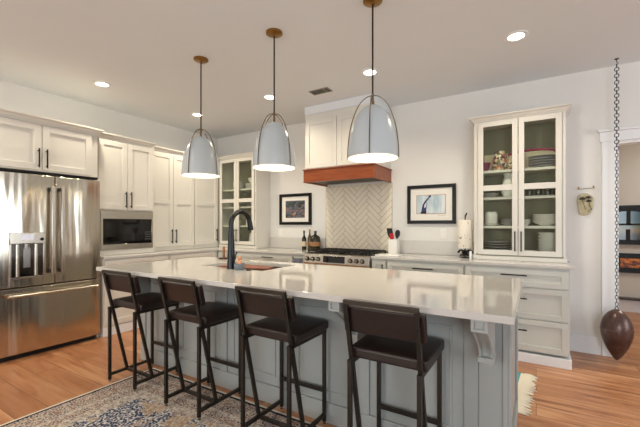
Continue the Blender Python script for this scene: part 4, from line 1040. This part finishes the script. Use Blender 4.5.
# utensil crock
ck = thing('utensil_crock', 'white rectangular utensil crock on the counter right of the range', 'crock', (-1.52, 4.24, ZT))
mb = MB(); a, b, y0, y1, t = -1.575, -1.465, 4.185, 4.295, 0.008
mb.box(a, b, y0, y1, ZT, ZT + t).box(a, a + t, y0, y1, ZT + t, 1.10).box(b - t, b, y0, y1, ZT + t, 1.10).box(a + t, b - t, y0, y0 + t, ZT + t, 1.10).box(a + t, b - t, y1 - t, y1, ZT + t, 1.10)
mb.build('pot', M['ceramic'], ck, bevel=0.003)
def utensil(label, foot, tip, headpts, mat, hm):
    t = thing('utensil', label, 'utensil', foot, 'utensils in the white crock')
    f_, p = Vector(foot), Vector(tip); MB().cyl(f_, p, 0.005, n=10).build('handle', hm, t)
    d = (p - f_).normalized(); u = Vector((1, 0, 0)); u = (u - d * u.dot(d)).normalized()
    pts = [p + d * v + u * s for s, v in headpts]; nn = d.cross(u)
    MB().prism([q - nn * 0.005 for q in pts], nn * 0.010).build('head', mat, t, bevel=0.003)
utensil('black spatula leaning left out of the white crock', (-1.53, 4.25, 0.928), (-1.562, 4.24, 1.14), [(-0.02, -0.015), (0.02, -0.015), (0.038, 0.02), (0.036, 0.09), (-0.034, 0.105), (-0.036, 0.02)], M['rubber'], M['rubber'])
utensil('red spatula standing in the middle of the white crock', (-1.52, 4.235, 0.928), (-1.535, 4.22, 1.10), [(-0.015, -0.01), (0.015, -0.01), (0.028, 0.02), (0.026, 0.075), (-0.026, 0.075), (-0.028, 0.02)], M['red'], M['red'])
utensil('black spoon leaning right out of the white crock', (-1.51, 4.25, 0.928), (-1.478, 4.24, 1.12), [(-0.01, -0.01), (0.01, -0.01), (0.03, 0.03), (0.033, 0.06), (0.024, 0.09), (0, 0.10), (-0.024, 0.09), (-0.033, 0.06), (-0.03, 0.03)], M['rubber'], M['rubber'])
tag(MB().prism([(-1.615, 3.87, ZT), (-1.36, 3.87, ZT), (-1.34, 3.885, ZT), (-1.34, 4.07, ZT), (-1.36, 4.085, ZT), (-1.615, 4.085, ZT), (-1.625, 4.07, ZT), (-1.625, 3.885, ZT)], (0, 0, 0.014)).build('cutting_board', M['ceramic'], bevel=0.004), 'flat white board lying on the counter beside the range', 'board')
# paper towel holder
pt = thing('paper_towel_holder', 'black scrolled iron holder with printed paper towel roll by the glass cabinet', 'paper towel holder', (-0.66, 4.17, ZT))
px, py = -0.672, 4.17
MB().lathe([(0, 0), (0.06, 0), (0.062, 0.006), (0, 0.008)], (px, py, ZT), 24).build('base', M['iron'], pt)
mb = MB()
for k in range(7):
    a = 2 * math.pi * k / 7; ca, sa = math.cos(a), math.sin(a); q = []
    for i in range(14):
        s = i / 13; th = s * 1.7 * math.pi; rr = 0.034 * (1 - 0.45 * s)
        q.append((px + ca * (0.044 + rr * math.cos(th)), py + sa * (0.044 + rr * math.cos(th)), ZT + 0.05 + rr * math.sin(th) * 1.1))
    mb.tube(q, 0.0075, 8)
mb.build('scrollwork', M['iron'], pt)
MB().cyl((px, py, ZT), (px, py, 1.365), 0.006, n=10).tube([(px, py, 1.345), (px + 0.002, py, 1.375), (px + 0.012, py, 1.40), (px + 0.018, py, 1.412)], [0.006, 0.008, 0.009, 0.005], 10).build('post', M['iron'], pt)
def papermat():
    m = NT('printed_paper_towel')
    n = m.noise(m.coord((1, 1, 1)), 17, 2, 0.4, 2.0)
    m.set(col=m.ramp(n, [(0.66, srgb(238, 230, 216)), (0.675, srgb(70, 62, 58)), (0.71, srgb(70, 62, 58)), (0.725, srgb(238, 230, 216))]), rough=0.9); return m.m
MB().lathe([(0.02, 0.105), (0.072, 0.105), (0.074, 0.108), (0.074, 0.415), (0.072, 0.418), (0.02, 0.418)], (px, py, ZT), 32, True).build('paper_roll', papermat(), pt)
tag(MB().box(-0.602, -0.583, 3.99, 4.04, ZT, 1.0).build('white_box', M['plastic'], bevel=0.003), 'small white box standing between the paper towels and the glass cabinet', 'box')
# towel over the handle left of the range
tw = MB(); pts = []
for i in range(13):
    s = i / 12; yy = 3.762 - 0.004 * math.sin(s * 9); pts.append((-2.712 + 0.115 * s, yy))
prof = [(x, y) for x, y in pts] + [(x, y - 0.006) for x, y in reversed(pts)]
tw.prism([(x, y, 0.60) for x, y in prof], (0, 0, 0.246))
tag(tw.build('dish_towel', M['towel'], bevel=0.002), 'blue-grey dish towel hanging on the cabinet handle left of the range', 'towel')

# ------------------------------------------------------------------ dishes
def rev(name, label, prof, c, mat, group, n=28, cat=None, close=False):
    o = MB().lathe(prof, (0, 0, 0), n, close).build(name, mat); o.location = c
    return tag(o, label, cat or name.split('_')[-1], group)
def plate_prof(r): return [(0, 0), (r * 0.55, 0), (r * 0.66, 0.005), (r, 0.014), (r, 0.019), (r * 0.66, 0.010), (0, 0.006)]
def bowl_prof(r, hgt): return [(0, 0), (r * 0.45, 0), (r * 0.48, 0.006), (r * 0.8, hgt * 0.5), (r, hgt), (r * 0.97, hgt), (r * 0.76, hgt * 0.5), (r * 0.42, 0.01), (0, 0.008)]
ORD = ['bottom', 'second', 'third', 'fourth', 'fifth', 'sixth', 'seventh', 'eighth', 'ninth']
def stack(name, kind, where, prof, x, y, z, n, step, mat, group):
    base = None
    for k in range(n):
        pos = 'top' if k == n - 1 else ORD[k]
        lab = '%s, %s in stack %s' % (kind, pos if pos in ('top', 'bottom') else pos + ' from bottom', where)
        if base is None: base = rev(name, lab, prof, (x, y, z), mat, group)
        else: dup(base, (x, y, z + k * step), label=lab)
yb = 4.235
# large right-hand cabinet
G = 'dishes in the large glass-door cabinet'
stack('plate', 'grey wide plate', 'on top shelf of large cabinet', plate_prof(0.135), 0.06, yb, 1.8505, 5, 0.026, M['greyplate'], G)
tag(MB().box(-0.5, 0.19, 4.355, 4.375, 1.8505, 2.06).build('serving_tray', plain('cream_tray', (226, 214, 184), 0.4), bevel=0.006), 'long cream tray standing against the back of the top shelf', 'tray')
# magenta runner draped over the plates
mb = MB(); q = []
for i in range(25):
    s = i / 24; xx = -0.25 + 0.455 * s; zz = 2.005 + 0.03 * math.sin(s * math.pi) - 0.03 * max(0, (s - 0.85) / 0.15) + 0.004 * math.sin(s * 60)
    q.append((xx, 4.14 - 0.0, zz))
mb.tube(q, 0.011, 8)
tag(mb.build('bead_garland', M['magenta']), 'magenta beaded garland draped over the grey plates on the top shelf', 'garland')
def floral():
    m = NT('patterned_ceramic'); v_ = m.n('ShaderNodeTexVoronoi'); v_.inputs['Scale'].default_value = 38; m.l(m.coord(), v_.inputs['Vector'])
    s = m.n('ShaderNodeSeparateColor'); m.l(v_.outputs['Color'], s.inputs[0])
    m.set(col=m.ramp(s.outputs[0], [(0.0, srgb(226, 206, 176)), (0.35, srgb(96, 40, 60)), (0.5, srgb(214, 196, 170)), (0.68, srgb(70, 70, 100)), (0.8, srgb(186, 120, 90)), (0.9, srgb(120, 110, 80))], 'CONSTANT'), rough=0.3); return m.m
fl = floral()
rev('vase', 'squat multicoloured patterned jar on the top shelf, centre of the left door', [(0, 0), (0.055, 0), (0.068, 0.025), (0.078, 0.09), (0.072, 0.155), (0.052, 0.19), (0.054, 0.21), (0.048, 0.21), (0.044, 0.19), (0, 0.18)], (-0.335, yb - 0.02, 1.8505), fl, G)
rev('jar', 'narrow multicoloured patterned jar on the top shelf, beside the door stile', [(0, 0), (0.035, 0), (0.046, 0.025), (0.048, 0.10), (0.038, 0.15), (0.03, 0.165), (0, 0.168)], (-0.215, yb - 0.02, 1.8505), fl, G)
rev('bowl', 'small magenta patterned bowl at the left end of the top shelf', bowl_prof(0.055, 0.10), (-0.474, yb - 0.02, 1.8505), plain('magenta_glaze', (120, 40, 70), 0.3), G)
rev('pitcher', 'white round pitcher on the second shelf behind the left door', [(0, 0), (0.05, 0), (0.07, 0.04), (0.074, 0.10), (0.06, 0.17), (0.046, 0.21), (0.052, 0.25), (0.046, 0.25), (0.04, 0.21), (0, 0.19)], (-0.245, yb - 0.03, 1.5705), M['ceramic'], G)
for i, (x, w_) in enumerate(((-0.06, 'leftmost'), (0.02, 'second'), (0.10, 'third'), (0.175, 'rightmost'))):
    lab = 'clear drinking glass on second shelf of large cabinet, %s of four' % w_
    if i == 0: gl0 = rev('drinking_glass', lab, [(0, 0), (0.028, 0), (0.035, 0.15), (0.032, 0.15), (0.026, 0.006), (0, 0.006)], (x, yb, 1.5705), M['tumbler'], G)
    else: dup(gl0, (x, yb + (i % 2) * 0.03, 1.5705), label=lab)
rev('dish', 'dark shallow dish on the second shelf at the left end', bowl_prof(0.09, 0.05), (-0.43, yb, 1.5705), M['greyplate'], G)
rev('canister', 'white lidded canister on the third shelf behind the left door', [(0, 0), (0.058, 0), (0.062, 0.006), (0.062, 0.105), (0.056, 0.108), (0.058, 0.118), (0.05, 0.126), (0, 0.13)], (-0.415, yb - 0.03, 1.293), M['ceramic'], G)
rev('saucer', 'white plate under the lidded canister', plate_prof(0.09), (-0.415, yb - 0.03, 1.2705), M['ceramic'], G, cat='plate')
stack('bowl', 'grey shallow bowl', 'on third shelf beside canister', bowl_prof(0.085, 0.035), -0.245, yb, 1.2705, 3, 0.019, M['greyplate'], G)
stack('bowl', 'white wide bowl', 'on third shelf, right door', bowl_prof(0.125, 0.05), 0.085, yb - 0.02, 1.2705, 4, 0.022, M['ceramic'], G)
stack('bowl', 'white small bowl', 'on third shelf by door stile', bowl_prof(0.045, 0.045), -0.094, yb - 0.01, 1.2705, 2, 0.02, M['ceramic'], G)
stack('plate', 'grey dinner plate', 'on bottom shelf, left door', plate_prof(0.13), -0.36, yb - 0.01, 0.9785, 5, 0.027, M['greyplate'], G)
stack('bowl', 'white deep bowl', 'on bottom shelf, right door', bowl_prof(0.095, 0.06), 0.10, yb - 0.03, 0.9785, 6, 0.033, M['ceramic'], G)
rev('dish', 'white low dish on the bottom shelf at the meeting of the two doors', bowl_prof(0.07, 0.04), (-0.06, yb - 0.03, 0.9785), M['ceramic'], G)
# far corner cabinet
G = 'dishes in the corner glass-door cabinet'
stack('bowl', 'white mixing bowl', 'on top shelf of corner cabinet', bowl_prof(0.10, 0.07), -4.165, yb, 1.8505, 3, 0.028, M['ceramic'], G)
stack('plate', 'white platter', 'on top shelf, corner cabinet', plate_prof(0.13), -3.84, yb, 1.8505, 4, 0.02, M['ceramic'], G)
rev('bowl', 'white tall bowl on top of the platters in the corner cabinet', bowl_prof(0.09, 0.09), (-3.85, yb, 1.9325), M['ceramic'], G)
stack('plate', 'dark plate', 'on second shelf, corner cabinet', plate_prof(0.11), -4.2, yb, 1.5705, 2, 0.02, M['greyplate'], G)
stack('plate', 'wide dark plate', 'on second shelf, corner cabinet', plate_prof(0.12), -3.84, yb, 1.5705, 2, 0.02, M['greyplate'], G)
for i, (x, w_) in enumerate(((-4.27, 'at the left end'), (-4.16, 'nearest the door stile'), (-3.92, 'just right of the middle stile'), (-3.80, 'in the middle of the right door'))):
    lab = 'white mug on third shelf, corner cabinet, %s' % w_
    if i == 0: mg = rev('mug', lab, [(0, 0), (0.038, 0), (0.042, 0.005), (0.042, 0.09), (0.039, 0.09), (0.037, 0.01), (0, 0.008)], (x, yb - 0.03, 1.2705), M['ceramic'], G)
    else: dup(mg, (x, yb - 0.03, 1.2705), label=lab)
stack('bowl', 'white cereal bowl', 'on bottom shelf, corner cabinet', bowl_prof(0.08, 0.06), -4.2, yb - 0.02, 0.9785, 2, 0.03, M['ceramic'], G)
rev('pitcher', 'white pitcher on the bottom shelf of the corner cabinet', [(0, 0), (0.05, 0), (0.06, 0.04), (0.052, 0.12), (0.045, 0.15), (0.05, 0.17), (0.046, 0.17), (0.04, 0.15), (0, 0.14)], (-3.85, yb - 0.02, 0.9785), M['ceramic'], G)
